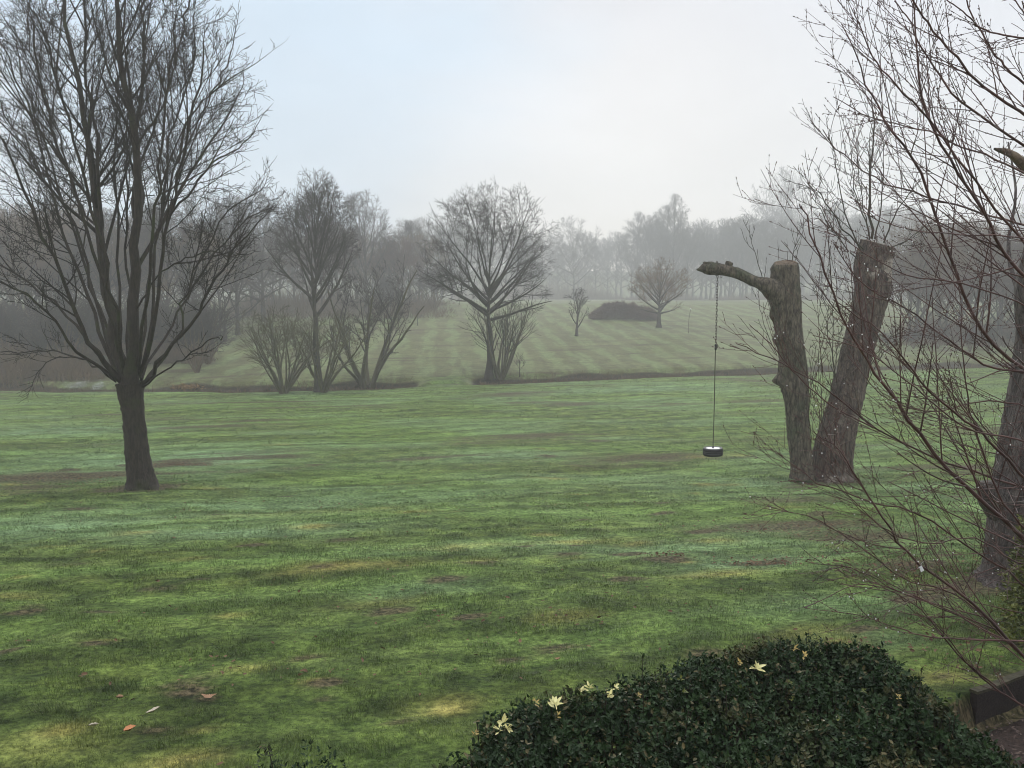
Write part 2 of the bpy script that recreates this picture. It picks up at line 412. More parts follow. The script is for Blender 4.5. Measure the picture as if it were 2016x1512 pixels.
def tag(o, label=None, cat=None, group=None, kind=None):
    if label: o['label'] = label
    if cat: o['category'] = cat
    if group: o['group'] = group
    if kind: o['kind'] = kind
    return o

def thing(name, loc, label, cat, group=None, rotz=0.0):
    o = bpy.data.objects.new(name, None)
    COL.objects.link(o)
    o.empty_display_size = 0.3
    o.location = tuple(float(v) for v in loc); o.rotation_euler = (0, 0, rotz)
    return tag(o, label, cat, group)

def copy_tree(root, loc, rotz, scale, label, group=None):
    r = root.copy(); COL.objects.link(r)
    r.location = tuple(float(v) for v in loc); r.rotation_euler = (0, 0, rotz)
    r.scale = scale if isinstance(scale, tuple) else (scale,) * 3
    r['label'] = label
    if group: r['group'] = group
    for ch in list(root.children):
        c = ch.copy(); COL.objects.link(c); c.parent = r
    return r

class Tubes:
    """collects batches of tapering tubes and turns them into one mesh"""
    def __init__(s): s.V = []; s.Q = []; s.T = []; s.n = 0
    def add(s, P, Rd, sides=3, caps=False, noise=0.0, rng=None):
        P = np.asarray(P, float); Rd = np.asarray(Rd, float)
        if P.ndim == 2: P = P[None]; Rd = Rd[None]
        B, n, _ = P.shape
        if B == 0: return s
        T = np.empty_like(P)
        T[:, 1:-1] = P[:, 2:] - P[:, :-2]; T[:, 0] = P[:, 1] - P[:, 0]; T[:, -1] = P[:, -1] - P[:, -2]
        T = nrm(T)
        mean = nrm(P[:, -1] - P[:, 0])
        ref = np.where(np.abs(mean[:, 2:3]) < 0.8, np.array([[0, 0, 1.0]]), np.array([[1.0, 0.13, 0]]))[:, None]
        U = nrm(np.cross(T, np.broadcast_to(ref, T.shape))); W = np.cross(T, U)
        a = np.arange(sides) * 2 * np.pi / sides
        rr = Rd[:, :, None]
        if noise and rng is not None:
            rr = rr * (1 + noise * rng.standard_normal((B, n, sides)))
        V = P[:, :, None] + rr[..., None] * (np.cos(a)[None, None, :, None] * U[:, :, None] + np.sin(a)[None, None, :, None] * W[:, :, None])
        V = V.reshape(-1, 3)
        b = s.n + (np.arange(B) * n * sides)[:, None, None]
        i = (np.arange(n - 1) * sides)[None, :, None]; j = np.arange(sides)[None, None, :]; j2 = (np.arange(sides) + 1) % sides
        q = np.stack([b + i + j, b + i + j2, b + i + sides + j2, b + i + sides + j], -1).reshape(-1, 4)
        s.V.append(V); s.Q.append(q); s.n += len(V)
        if caps:
            c = P[:, -1]; s.V.append(c)
            cb = s.n + np.arange(B)
            lb = (b[:, 0, 0] + (n - 1) * sides)
            for k in range(sides):
                s.T.append(np.stack([lb + k, lb + (k + 1) % sides, cb], -1))
            s.n += B
        return s
    def tri(s, V, F):
        s.V.append(np.asarray(V, float).reshape(-1, 3)); s.T.append(np.asarray(F) + s.n); s.n += len(s.V[-1]); return s
    def mesh(s, name, off=(0, 0, 0), smooth=True):
        if not s.V: return None
        V = np.concatenate(s.V) - np.asarray(off)[None]
        q = np.concatenate(s.Q) if s.Q else None
        t = np.concatenate(s.T) if s.T else None
        return new_mesh(name, V, q, t, smooth)

def spline(pts, n):
    """Catmull-Rom through pts (k,d) resampled to n points"""
    p = np.asarray(pts, float); k = len(p)
    if k == 2: 
        t = np.linspace(0, 1, n)[:, None]; return p[0] * (1 - t) + p[1] * t
    q = np.vstack([2 * p[0] - p[1], p, 2 * p[-1] - p[-2]])
    t = np.linspace(0, k - 1 - 1e-9, n); i = t.astype(int); f = (t - i)[:, None]
    a, b, c, d = q[i], q[i + 1], q[i + 2], q[i + 3]
    return 0.5 * ((2 * b) + (-a + c) * f + (2 * a - 5 * b + 4 * c - d) * f ** 2 + (-a + 3 * b - 3 * c + d) * f ** 3)

def grow(rng, P, D, L, Rd, n, wig, up=0.0, taper=0.35, grav=None):
    B = len(P)
    pts = np.empty((B, n + 1, 3)); pts[:, 0] = P
    d = nrm(D)
    for i in range(n):
        d = nrm(d + rng.normal(0, wig, (B, 3)) + np.array([0, 0, up]))
        pts[:, i + 1] = pts[:, i] + d * (L / n)[:, None]
    t = np.linspace(0, 1, n + 1)[None]
    rad = Rd[:, None] * (1 - (1 - taper) * t)
    return pts, rad

def exit_len(P, D, c, r):
    p = (P - c) / r; d = D / r
    A = (d * d).sum(1); Bq = (p * d).sum(1); C = (p * p).sum(1) - 1
    disc = np.maximum(Bq * Bq - A * C, 0)
    return np.where(C < 0, (-Bq + np.sqrt(disc)) / A, 0.0)

def kids(rng, pts, rad, k, t0, t1, ang, asd, lr, rr, rmin, env=None, lmin=0.15, planar=0.0, lenpow=0.7):
    B, n1, _ = pts.shape
    n = n1 - 1
    Lp = np.linalg.norm(np.diff(pts, axis=1), axis=2).sum(1)
    pi = np.repeat(np.arange(B), k)
    base = np.tile((np.arange(k) + 0.5) / k, B)
    t = t0 + (t1 - t0) * np.clip(base + rng.uniform(-0.5, 0.5, B * k) / k, 0, 1)
    f = t * n; i = np.minimum(f.astype(int), n - 1); fr = (f - i)[:, None]
    a = pts[pi, i]; b = pts[pi, i + 1]
    P = a * (1 - fr) + b * fr
    T = nrm(b - a)
    r0 = rad[pi, i] * (1 - fr[:, 0]) + rad[pi, i + 1] * fr[:, 0]
    rv = rng.normal(size=(B * k, 3)); rv[:, 2] *= (1 - planar)
    perp = nrm(rv - (rv * T).sum(1, keepdims=True) * T)
    an = np.radians(rng.normal(ang, asd, B * k))
    D = np.cos(an)[:, None] * T + np.sin(an)[:, None] * perp
    L = Lp[pi] * lr * (1.15 - lenpow * t) * rng.uniform(0.65, 1.25, B * k)
    if env is not None:
        ex = exit_len(P, D, env[0], env[1])
        L = np.minimum(L, ex * 1.02 + 0.12 * lr * Lp[pi] * rng.uniform(0, 1, B * k))
    q8 = np.quantile(Lp, .8)
    keep = (L > lmin) & (rng.uniform(0, 1, B * k) < np.clip(Lp[pi] / q8, .3, 1))
    Rr = np.maximum(r0 * rr * rng.uniform(0.75, 1.05, B * k), rmin)
    return P[keep], D[keep], L[keep], np.minimum(Rr, np.maximum(r0 * 0.95, rmin))[keep]

def branch_out(rng, pts, rad, TB, levels, env=None, twr=0.006, lenpow=.55):
    """grow successive levels of branches on the given limbs. level = (k, t0, t1, ang, sd, lr, rr, n, wig, up, sides)"""
    for lv in levels:
        k, t0, t1, ang, asd, lr, rr, n, wig, up, sides = lv
        P, D, L, Rr = kids(rng, pts, rad, k, t0, t1, ang, asd, lr, rr, twr, env, lenpow=lenpow)
        if len(P) == 0: return pts, rad
        pts, rad = grow(rng, P, D, L, Rr, n, wig, up, 0.4)
        rad = np.maximum(rad, twr * 0.7)
        TB.add(pts, rad, sides)
    return pts, rad

# ------------------------------------------------------------------ bare tree generator (local coordinates, base at the origin)
def bare_tree(seed, H, W, tr, clear, form='round', twr=0.012, dens=1.0, lv=4, limbs=13):
    rng = np.random.default_rng(seed)
    trunk, crown = Tubes(), Tubes()
    c = np.array([0, 0, (H + clear * 0.8) / 2]); r = np.array([W / 2, W / 2, (H - clear * 0.8) / 2])
    if form == 'cone':
        r = r * np.array([1, 1, 1.0])
    env = (c, r)
    if form in ('round', 'upright', 'cone'):
        top = H * {'round': .52, 'upright': .72, 'cone': .93}[form]
        n = 12
        z = np.linspace(0, top, n)
        ax = np.cumsum(rng.normal(0, 0.012 * H / 4, (n, 2)), 0); ax[0] = 0; ax[1] *= 0.4
        P = np.column_stack([ax, z])
        rd = tr * (1 - z / top * 0.86) ; rd[0] *= 1.35; rd = rd * np.where(z > clear, 0.85, 1)
        trunk.add(spline(P, 30), np.interp(np.linspace(0, 1, 30), np.linspace(0, 1, n), rd), 10)
        k = limbs
        t = np.linspace(clear / top, 0.97, k) + rng.uniform(-0.02, 0.02, k)
        zz = np.clip(t, 0.02, 0.98) * (n - 1); i = zz.astype(int); f = (zz - i)[:, None]
        Pl = P[i] * (1 - f) + P[np.minimum(i + 1, n - 1)] * f
        az = np.arange(k) * 2.399 + rng.uniform(-0.4, 0.4, k)
        u = (t - t.min()) / (t.max() - t.min() + 1e-6)
        if form == 'round': el = np.radians(15 + 50 * u + rng.uniform(-8, 8, k))
        elif form == 'cone': el = np.radians(25 + 45 * u + rng.uniform(-8, 8, k))
        else: el = np.radians(48 + 28 * u + rng.uniform(-7, 7, k))
        D = np.column_stack([np.cos(az) * np.cos(el), np.sin(az) * np.cos(el), np.sin(el)])
        if form == 'round': D[-2:, 2] += 1.2; D = nrm(D)
        L = exit_len(Pl, D, *env) * rng.uniform(0.8, 1.02, k)
        L = np.maximum(L, 0.12 * H)
        Rl = tr * (0.50 - 0.30 * u) * rng.uniform(0.8, 1.1, k)
        pts, rad = grow(rng, Pl, D, L, Rl, 8, 0.065, 0.02 if form == 'round' else .04, 0.15)
        trunk.add(pts, rad, 7)
        # the leader carries side branches as well
        lead = spline(P[6:], 9)[None]; lrad = np.linspace(tr * 0.42, tr * 0.14, 9)[None]
        pts = np.concatenate([pts, lead]); rad = np.concatenate([rad, lrad])
    else:   # several stems from the ground
        k = limbs
        az = np.arange(k) * 2.399 + rng.uniform(-0.5, 0.5, k)
        el = np.radians(rng.uniform(56, 84, k))
        D = np.column_stack([np.cos(az) * np.cos(el), np.sin(az) * np.cos(el), np.sin(el)])
        P0 = np.column_stack([np.cos(az), np.sin(az), np.zeros(k)]) * tr * 1.6
        env = (np.array([0, 0, H * 0.55]), np.array([W / 2, W / 2, H * 0.47]))
        L = np.minimum(H * rng.uniform(0.7, 1.0, k), exit_len(P0 + np.array([0, 0, H * .09]), D, *env) * rng.uniform(.85, 1.05, k))
        pts, rad = grow(rng, P0, D, L, tr * rng.uniform(0.55, 1.0, k), 10, 0.085, -0.004 if form == 'multi' else 0.0, 0.18)
        trunk.add(pts, rad, 7)
    d = dens
    L4 = [(max(3, int(10 * d)), 0.32, 1.0, 40, 11, 0.50, 0.50, 6, 0.075, 0.045, 4),
          (max(3, int(8 * d)), 0.22, 1.0, 43, 13, 0.50, 0.50, 4, 0.12, 0.04, 3),
          (max(3, int(6 * d)), 0.1, 1.0, 42, 14, 0.55, 0.6, 3, 0.14, 0.04, 3),
          (max(2, int(4 * d)), 0.15, 1.0, 40, 15, 0.6, 0.7, 2, 0.16, 0.02, 3)]
    tips, _ = branch_out(rng, pts, rad, crown, L4[:lv], env, twr)
    return trunk, crown, tips

def make_tree(name, seed, loc, label, cat='tree', group=None, bark='bark_far', twig='twig_grey', rotz=0, **kw):
    t = thing(name, loc, label, cat, group, rotz)
    tk, cw, tips = bare_tree(seed, **kw)
    obj('trunk', tk.mesh('trunk'), M[bark], t)
    obj('crown', cw.mesh('crown'), M[twig], t)
    return t, tips

# ------------------------------------------------------------------ GROUND
# patches seen on the turf, each an ellipse round a spot: (pixel x, pixel y, half width m, half depth m, channel 0 mud 1 frost 2 dry, strength)
PATCH = []
def patch(px, py, rx, ry, ch, st, ang=0.3):
    p = hit(px, py); PATCH.append((p[0], p[1], rx, ry, ch, st, ang))
for a in [(290, 958, .8, .5, 0, .6), (1618, 952, 1.5, .55, 0, .5), (1970, 1150, .8, .4, 0, .55), (150, 940, 3.2, 1.3, 0, .62), (345, 915, 1.0, .5, 0, .85), (60, 960, 1.5, .8, 0, .5), (280, 965, .9, .5, 0, .55), (1000, 1300, .2, .12, 0, .5),
          (1570, 1035, 2.2, .7, 0, .62), (1700, 1060, 1.6, .6, 0, .6), (1560, 985, 1.6, .5, 0, .5), (1500, 1110, .7, .2, 0, .75), (1310, 1100, .45, .25, 0, .75),
          (1790, 1110, .7, .4, 0, .65), (880, 1140, .3, .22, 0, .7), (620, 915, .25, .15, 0, .9), (190, 1265, .2, .1, 0, .6), (925, 1215, .2, .12, 0, .8),
          (300, 1440, .25, .15, 0, .55), (20, 1280, .15, .1, 0, .6), (1790, 1290, .5, .25, 0, .35), (1880, 1160, .9, .4, 0, .5), (640, 1345, .12, .08, 0, .5),
          (150, 1110, .5, .3, 0, .35), (960, 780, 5, 1.6, 0, .3), (1290, 900, 3, 1.2, 0, .32), (1050, 860, 4, 1.5, 0, .28), (560, 850, 4, 1.5, 0, .25),
          (150, 850, 5, 1.8, 1, .75), (400, 900, 4, 2.5, 1, .75), (700, 980, 5, 1.8, 1, .6), (100, 1030, 4, 1.6, 1, .6), (900, 900, 4, 1.2, 1, .4),
          (1600, 950, 2.5, 1.0, 1, .65), (1450, 1110, 1.2, .5, 1, .8), (1300, 1080, 1.5, .6, 1, .6), (820, 1160, .7, .35, 1, .8), (1660, 1190, 1.3, .6, 1, .6),
          (1800, 960, 2.0, .9, 1, .6), (1180, 770, 6, 1.8, 1, .6), (500, 1050, 3, .8, 1, .5), (950, 1080, 2, .6, 1, .5), (1730, 1260, .5, .3, 1, .7), (1400, 830, 4, 1.2, 1, .45),
          (690, 1115, .75, .28, 2, .85), (1145, 1068, .5, .16, 2, .7), (1350, 1107, .12, .06, 2, 1.2), (1420, 1130, .7, .2, 2, .5), (900, 1075, .9, .2, 2, .45),
          (560, 1010, 2, .4, 2, .2), (750, 1190, .5, .2, 2, .35), (60, 1480, .6, .3, 2, .25), (1590, 1245, .4, .18, 2, .45), (1650, 1265, .3, .12, 2, .5),
          (210, 1262, .12, .04, 2, .9), (620, 1340, .12, .05, 2, .7), (390, 1440, .12, .06, 2, .6)]:
    patch(*a)
_r = np.random.default_rng(88)
for _ in range(130):      # worm casts, scuffs and small bald spots
    _y = math.exp(_r.uniform(math.log(4.5), math.log(34))); _s = _r.uniform(.05, .16) * (1 + _y / 25)
    PATCH.append((_r.uniform(-.66, .66) * _y, _y, _s * 1.8, _s, 0 if _r.uniform() < .7 else 2, _r.uniform(.4, .75), .3))

def masks(x, y):
    m = np.zeros((len(x), 3))
    for (cx, cy, rx, ry, ch, st, ang) in PATCH:
        dx = x - cx; dy = y - cy; c, s = math.cos(ang), math.sin(ang)
        u = (dx * c + dy * s) / rx; v = (-dx * s + dy * c) / ry
        sel = (np.abs(u) < 2.6) & (np.abs(v) < 2.6)
        if not sel.any(): continue
        wv = 0.7 + 0.7 * vnoise(x[sel] / (rx * .4), y[sel] / (ry * .4), ch * 7 + 1)
        m[sel, ch] += st * (1.35 if ch == 0 else 1.15) * np.exp(-(u[sel] ** 2 + v[sel] ** 2) * wv)
    m[:, 0] += 0.30 * sstep(13, 24, y) * sstep(0.35, 0.75, vnoise(x / 7, y / 3, 77)) + 0.06
    m[:, 0] += 0.42 * sstep(15, 26, y) * sstep(.55, .8, fbm((x * .95 + y * .3) / 6, (y - .33 * x) / .9, 99, 2))
    m[:, 1] += 0.42 * sstep(0.45, 0.8, vnoise(x / 5, y / 2.2, 55)) * sstep(6, 14, y)
    return np.clip(m, 0, 1)

def build_ground():
    ys = [-14.0]
    while ys[-1] < 436:
        y = ys[-1]
        if y < 2: st = 1.0
        elif y < 14: st = 0.055
        elif y < 54: st = 0.055 + (y - 14) * 0.0045
        elif y < 96: st = 0.235
        elif y < 180: st = 0.6
        else: st = 8
        ys.append(y + st)
    ys = np.array(ys); NX = 460
    uu = np.linspace(-1, 1, NX); uu = np.sign(uu) * np.abs(uu) ** 1.15
    half = 9 + 0.95 * np.maximum(ys, 0)
    half = np.minimum(half, 420)
    X = uu[None] * half[:, None]; Y = np.repeat(ys[:, None], NX, 1)
    x = X.ravel(); y = Y.ravel(); z = ground(x, y)
    V = np.column_stack([x, y, z])
    n = len(ys); a = (np.arange(n - 1) * NX)[:, None] + np.arange(NX - 1)[None]
    Q = np.stack([a, a + 1, a + 1 + NX, a + NX], -1).reshape(-1, 4)
    me = new_mesh('ground', V, Q)
    m = masks(x, y)
    D = ditch_y(x); u = (y - D)
    fld = sstep(1.6, 3.2, u) * 1.0
    gap = 1 - 0.97 * np.exp(-((x + 5.2) / 2.2) ** 4)
    soil = np.exp(-((u - 1.0) / (1.15 + .8 * vnoise(x / 3, x * 0 + 3, 4))) ** 4) * gap
    left = sstep(-26, -34, x) * sstep(-3, 3, u) * sstep(40, 10, u)       # leaf litter under the left wood
    fld = np.maximum(fld * (1 + 0.8 * left), 2.0 * np.clip(soil * 1.4, 0, 1))
    bed = sstep(-0.02, 0.03, bed_side(x, y)) * (x > 2.9) * (y < 9) * (y > 2.5)
    m[:, 0] = np.maximum(m[:, 0], bed)
    at1 = me.attributes.new('mask', 'FLOAT_COLOR', 'POINT')
    at1.data.foreach_set('color', np.column_stack([m, np.full(len(x), 0.5)]).astype(np.float32).ravel())
    at2 = me.attributes.new('field', 'FLOAT', 'POINT')
    at2.data.foreach_set('value', fld.astype(np.float32))
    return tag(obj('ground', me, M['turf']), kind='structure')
build_ground()

# real blades of grass near the viewer, sparser and broader with distance
def build_grass():
    rng = np.random.default_rng(5)
    N = 2000000
    y = np.exp(rng.uniform(np.log(2.4), np.log(80), N))
    half = 0.72 * y + 1.2
    x = rng.uniform(-1, 1, N) * half
    keep = rng.uniform(0, 1, N) < np.clip(np.where(y < 5, (y / 5), 1.0), 0, 1) * 0.42 * (1 - .45 * sstep(16, 50, y))
    x, y = x[keep], y[keep]
    x = x + 0.0
    g = sstep(.25, .8, fbm(x / 0.28, y / 0.22, 41, 3))
    m = masks(x, y)
    ok = (rng.uniform(0, 1, len(x)) > m[:, 0] * 1.15 - 0.1) & ~((bed_side(x, y) > -0.06) & (x > 2.6) & (y < 9))
    ok &= rng.uniform(0, 1, len(x)) < 0.45 + 0.75 * g
    ok &= y < ditch_y(x) - 1.2
    x, y, g, m = x[ok], y[ok], g[ok], m[ok]
    n = len(x)
    z = ground(x, y)
    h = (0.012 + 0.040 * g ** 1.3) * rng.uniform(0.5, 1.4, n) * (1 + np.maximum(y - 8, 0) * 0.02)
    for (tx, ty, tr_) in [(hit(278, 960)[0], hit(278, 960)[1], .9), (hit(1618, 946)[0], hit(1618, 946)[1], 1.4), (hit(1985, 1145)[0], hit(1985, 1145)[1], 1.0)]:
        h = h * (1 + 1.9 * np.exp(-((x - tx) ** 2 + (y - ty) ** 2) / tr_ ** 2))
    wd = 0.0028 * np.maximum(1, y / 4.5) * rng.uniform(0.7, 1.3, n)
    az = rng.uniform(0, 2 * np.pi, n); ln = rng.uniform(0.4, 1.5, n)
    swirl = fbm(x / 0.8, y / 0.8, 91, 2) * 9
    lx = 0.6 * np.cos(az) + 0.5 * np.cos(swirl); ly = 0.6 * np.sin(az) + 0.5 * np.sin(swirl)
    b2 = az + np.pi / 2 + rng.uniform(-.6, .6, n)
    sx, sy = np.cos(b2) * wd / 2, np.sin(b2) * wd / 2
    P = np.empty((n, 5, 3))
    P[:, 0] = np.column_stack([x - sx, y - sy, z - 0.008]); P[:, 1] = np.column_stack([x + sx, y + sy, z - 0.008])
    mx, my, mz = x + lx * ln * h * 0.4, y + ly * ln * h * 0.4, z + h * 0.55
    P[:, 2] = np.column_stack([mx + sx * .8, my + sy * .8, mz]); P[:, 3] = np.column_stack([mx - sx * .8, my - sy * .8, mz])
    P[:, 4] = np.column_stack([x + lx * ln * h, y + ly * ln * h, z + h * (1.0 - 0.4 * ln)])
    b = (np.arange(n) * 5)[:, None]
    me = new_mesh('grass', P.reshape(-1, 3), b + np.array([[0, 1, 2, 3]]), b + np.array([[3, 2, 4]]), False)
    rv = rng.uniform(0, 1, n)
    colr = np.repeat(np.column_stack([m * np.array([0.55, 1, 1]), rv]), 5, 0)
    at1 = me.attributes.new('mask', 'FLOAT_COLOR', 'POINT'); at1.data.foreach_set('color', colr.astype(np.float32).ravel())
    at2 = me.attributes.new('field', 'FLOAT', 'POINT'); at2.data.foreach_set('value', np.zeros(n * 5, np.float32))
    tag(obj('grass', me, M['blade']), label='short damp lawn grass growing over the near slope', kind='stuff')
    print('blades', n)
build_grass()

# ------------------------------------------------------------------ leaf clusters
def leaves(C, A, Nn, ln, wd, fold=0.18):
    """C base points, A axis, Nn approx normal, ln and wd arrays -> V, quads, tris"""
    A = nrm(A); S = nrm(np.cross(A, Nn)); U = np.cross(S, A)
    n = len(C); V = np.empty((n, 8, 3))
    l = ln[:, None]; w_ = wd[:, None]
    V[:, 0] = C
    V[:, 1] = C + A * l * .35 - S * w_ * .5; V[:, 2] = C + A * l * .38 - U * w_ * fold; V[:, 3] = C + A * l * .35 + S * w_ * .5
    V[:, 4] = C + A * l * .75 - S * w_ * .36 - U * l * .04; V[:, 5] = C + A * l * .76 - U * (w_ * fold + l * .04); V[:, 6] = C + A * l * .75 + S * w_ * .36 - U * l * .04
    V[:, 7] = C + A * l - U * l * .12
    b = (np.arange(n) * 8)[:, None]
    Q = np.concatenate([b + np.array([[1, 4, 5, 2]]), b + np.array([[2, 5, 6, 3]])])
    T = np.concatenate([b + np.array([[0, 1, 2]]), b + np.array([[0, 2, 3]]), b + np.array([[4, 7, 5]]), b + np.array([[5, 7, 6]])])
    return V.reshape(-1, 3), Q, T

def rosettes(rng, tips, up, k, ln, wd, spread=0.9, depth=0.05):
    """k leaves round each shoot tip, whorled along the last few centimetres"""
    n = len(tips)
    C = np.repeat(tips, k, 0); Ud = np.repeat(nrm(up), k, 0)
    C = C - Ud * (rng.uniform(0, 1, n * k) ** 1.3 * depth)[:, None]
    rv = rng.normal(size=(n * k, 3)); rv = nrm(rv - (rv * Ud).sum(1, keepdims=True) * Ud)
    e = rng.uniform(0.35, 1.0, n * k)[:, None] * spread
    A = nrm(Ud * (1.1 - e) + rv * e)
    L = ln * rng.uniform(0.65, 1.2, n * k); W = wd * rng.uniform(0.75, 1.15, n * k)
    return leaves(C, A, Ud + rng.normal(0, .25, (n * k, 3)), L, W)

# ------------------------------------------------------------------ FOREGROUND HEDGE
def blob_in(x, y, cx, cy, rx, ry):
    return 1 - ((x - cx) / rx) ** 2 - ((y - cy) / ry) ** 2

HBX = [-.34, -.20, -.06, .18, .46, .74, 1.03, 1.34, 1.52, 1.64, 1.72]
HBY = [2.16, 2.50, 2.78, 2.95, 3.07, 3.20, 3.30, 3.34, 3.27, 3.05, 2.85]
def build_hedge():
    rng = np.random.default_rng(12)
    def inside(x, y):
        yb = np.interp(x, HBX, HBY); wob = .22 * (fbm(x / .2, y / .2, 8) - .5)
        return np.minimum.reduce([(yb - y) / .30, (1.62 - x) / .16, (x + .26) / .25, (y - 1.15) / .3]) + wob
    def top(x, y):
        q = inside(x, y)
        base = CAMZ - 1.40 - 0.03 * sstep(.7, -.1, x)
        return base - 0.20 * (1 - np.sqrt(np.clip(q, 0, 1))) + 0.20 * (fbm(x / .26, y / .26, 21, 3) - .5)
    N = 26000
    x = rng.uniform(-.4, 1.85, N); y = rng.uniform(1.15, 3.6, N)
    q = inside(x, y); k = q > 0; x, y, q = x[k], y[k], q[k]
    z = top(x, y)
    e = .03
    gx = (top(x + e, y) - top(x - e, y)) / (2 * e); gy = (top(x, y + e) - top(x, y - e)) / (2 * e)
    up = nrm(np.column_stack([-gx * .8, -gy * .8, np.ones(len(x))]) + rng.normal(0, .28, (len(x), 3)))
    z = z - rng.uniform(0, 1, len(x)) ** 1.6 * .16 + rng.exponential(.010, len(x))
    tips = np.column_stack([x, y, z])
    # outer sides, hanging leaves down the flanks
    t = thing('hedge', (1.0, 2.4, float(ground(1.0, 2.4))), 'clipped dark evergreen hedge along the bottom right with a few pale yellow leaf tips', 'hedge')
    off = np.array(t.location)
    V, Q, T = rosettes(rng, tips, up, 7, .021, .0115, depth=.05)
    nf = 7000; u = rng.uniform(0, 1, nf); side = rng.integers(0, 3, nf)
    ex = np.where(side == 0, -.30 + 1.92 * u, np.where(side == 1, 1.61, -.29)); yb = np.interp(ex, HBX, HBY)
    sx = ex + rng.normal(0, .02, nf); sy = np.where(side == 0, yb, 1.15 + (yb - 1.15) * u)
    an = np.where(side == 0, np.pi / 2 + .4 * (u - .2), np.where(side == 1, 0, np.pi))
    gz = ground(sx, sy)
    tz = CAMZ - 1.50
    sz = gz + .02 + (tz - gz) * rng.uniform(0, 1, len(sx))
    tips2 = np.column_stack([sx, sy, sz]); up2 = nrm(np.column_stack([np.cos(an), np.sin(an), np.full(len(sx), .5)]) + rng.normal(0, .3, (len(sx), 3)))
    V2, Q2, T2 = rosettes(rng, tips2, up2, 7, .021, .0115, depth=.06)
    me = new_mesh('foliage', np.concatenate([V, V2]) - off, np.concatenate([Q, Q2 + len(V)]), np.concatenate([T, T2 + len(V)]), False)
    obj('foliage', me, M['hedge_leaf'], t)
    ol = rng.choice(len(tips), 2600, replace=False)
    V3, Q3, T3 = rosettes(rng, tips[ol] + up[ol] * .012, up[ol], 4, .020, .011, spread=1.0, depth=.05)
    obj('old_leaves', new_mesh('old_leaves', V3 - off, Q3, T3, False), M['olive_leaf'], t)
    wh = rng.choice(len(tips), 150, replace=False); hh = rng.uniform(.02, .10, (150, 1)); P1 = tips[wh] + up[wh] * .02 + np.array([0, 0, 1.0]) * hh
    whip = Tubes().add(np.stack([tips[wh] - up[wh] * .05, tips[wh] + up[wh] * .01, P1], 1), np.tile([.0018, .0015, .001], (150, 1)), 3)
    V4, Q4, T4 = rosettes(rng, P1, up[wh] + np.array([0, 0, 1.0]), 8, .019, .010, depth=.07)
    obj('straggling_leaves', new_mesh('straggling_leaves', V4 - off, Q4, T4, False), M['hedge_leaf'], t)
    st = whip
    sel = rng.choice(len(tips), 2600, replace=False)
    P1 = tips[sel]; P0 = P1 - up[sel] * .16 + rng.normal(0, .02, (len(sel), 3)); P0[:, 2] -= .08
    st.add(np.stack([P0, (P0 + P1) / 2 + rng.normal(0, .006, P0.shape), P1], 1), np.tile([.004, .003, .0015], (len(sel), 1)), 3)
    for i in range(46):
        a = rng.uniform(0, 1.9); b = rng.uniform(1.6, 3.0)
        if inside(np.array([a]), np.array([b]))[0] < .15: continue
        g0 = float(ground(a * .8 + .2, b * .8 + .4)); zt = float(top(np.array([a]), np.array([b]))[0]) - .06
        st.add(spline([(a * .8 + .2, b * .8 + .4, g0 - .03), (a * .9 + .1, b * .9 + .2, (g0 + zt) / 2), (a, b, zt)], 6), np.linspace(.014, .006, 6), 5)
    obj('stems', st.mesh('stems', off), M['hedge_stem'], t)
    # variegated shoots, each a part of its own
    for (px, py, sz_, mt) in [(990, 1450, 1.25, 'yellow_leaf'), (983, 1462, .8, 'yellow_leaf'), (1000, 1458, .9, 'yellow_leaf'), (1093, 1412, 1.35, 'yellow_leaf'), (1055, 1407, .7, 'amber_leaf'),
                              (1148, 1368, 1.2, 'yellow_leaf'), (1160, 1378, .9, 'yellow_leaf'), (1145, 1383, .8, 'yellow_leaf'), (1190, 1358, 1.1, 'yellow_leaf'), (1207, 1357, .8, 'yellow_leaf'),
                              (1202, 1393, 1.1, 'yellow_leaf'), (1212, 1375, .7, 'yellow_leaf'), (1490, 1338, 1.3, 'yellow_leaf'), (1098, 1432, .55, 'amber_leaf'), (1455, 1328, .7, 'amber_leaf'),
                              (1562, 1300, .85, 'amber_leaf'), (1583, 1312, .8, 'amber_leaf'), (1347, 1384, .7, 'lime_leaf'), (1340, 1360, .6, 'lime_leaf'), (1460, 1378, .6, 'lime_leaf'), (1555, 1365, .6, 'lime_leaf'),
                              (1700, 1383, .6, 'lime_leaf'), (1770, 1395, .5, 'amber_leaf'), (1260, 1390, .5, 'amber_leaf'), (1560, 1400, .45, 'lime_leaf'), (935, 1468, .7, 'amber_leaf'), (1650, 1440, .5, 'lime_leaf')]:
        r = ray(px, py); Y = np.arange(1.6, 4.2, .01); Pm = np.array([0, 0, CAMZ]) + r[None] * (Y / r[1])[:, None]
        bl = (Pm[:, 2] < top(Pm[:, 0], Pm[:, 1])) & (inside(Pm[:, 0], Pm[:, 1]) > -0.05)
        if not bl.any(): continue
        p = Pm[int(np.argmax(bl))] + np.array([0, 0, .05])
        Va, Qa, Ta = rosettes(rng, p[None], np.array([[0.1, -.35, 1.0]]), 8, .025 * sz_, .0098 * sz_, spread=.95, depth=.02)
        obj('variegated_shoot', new_mesh('variegated_shoot', Va - off, Qa, Ta, False), M[mt], t)
    return t
build_hedge()

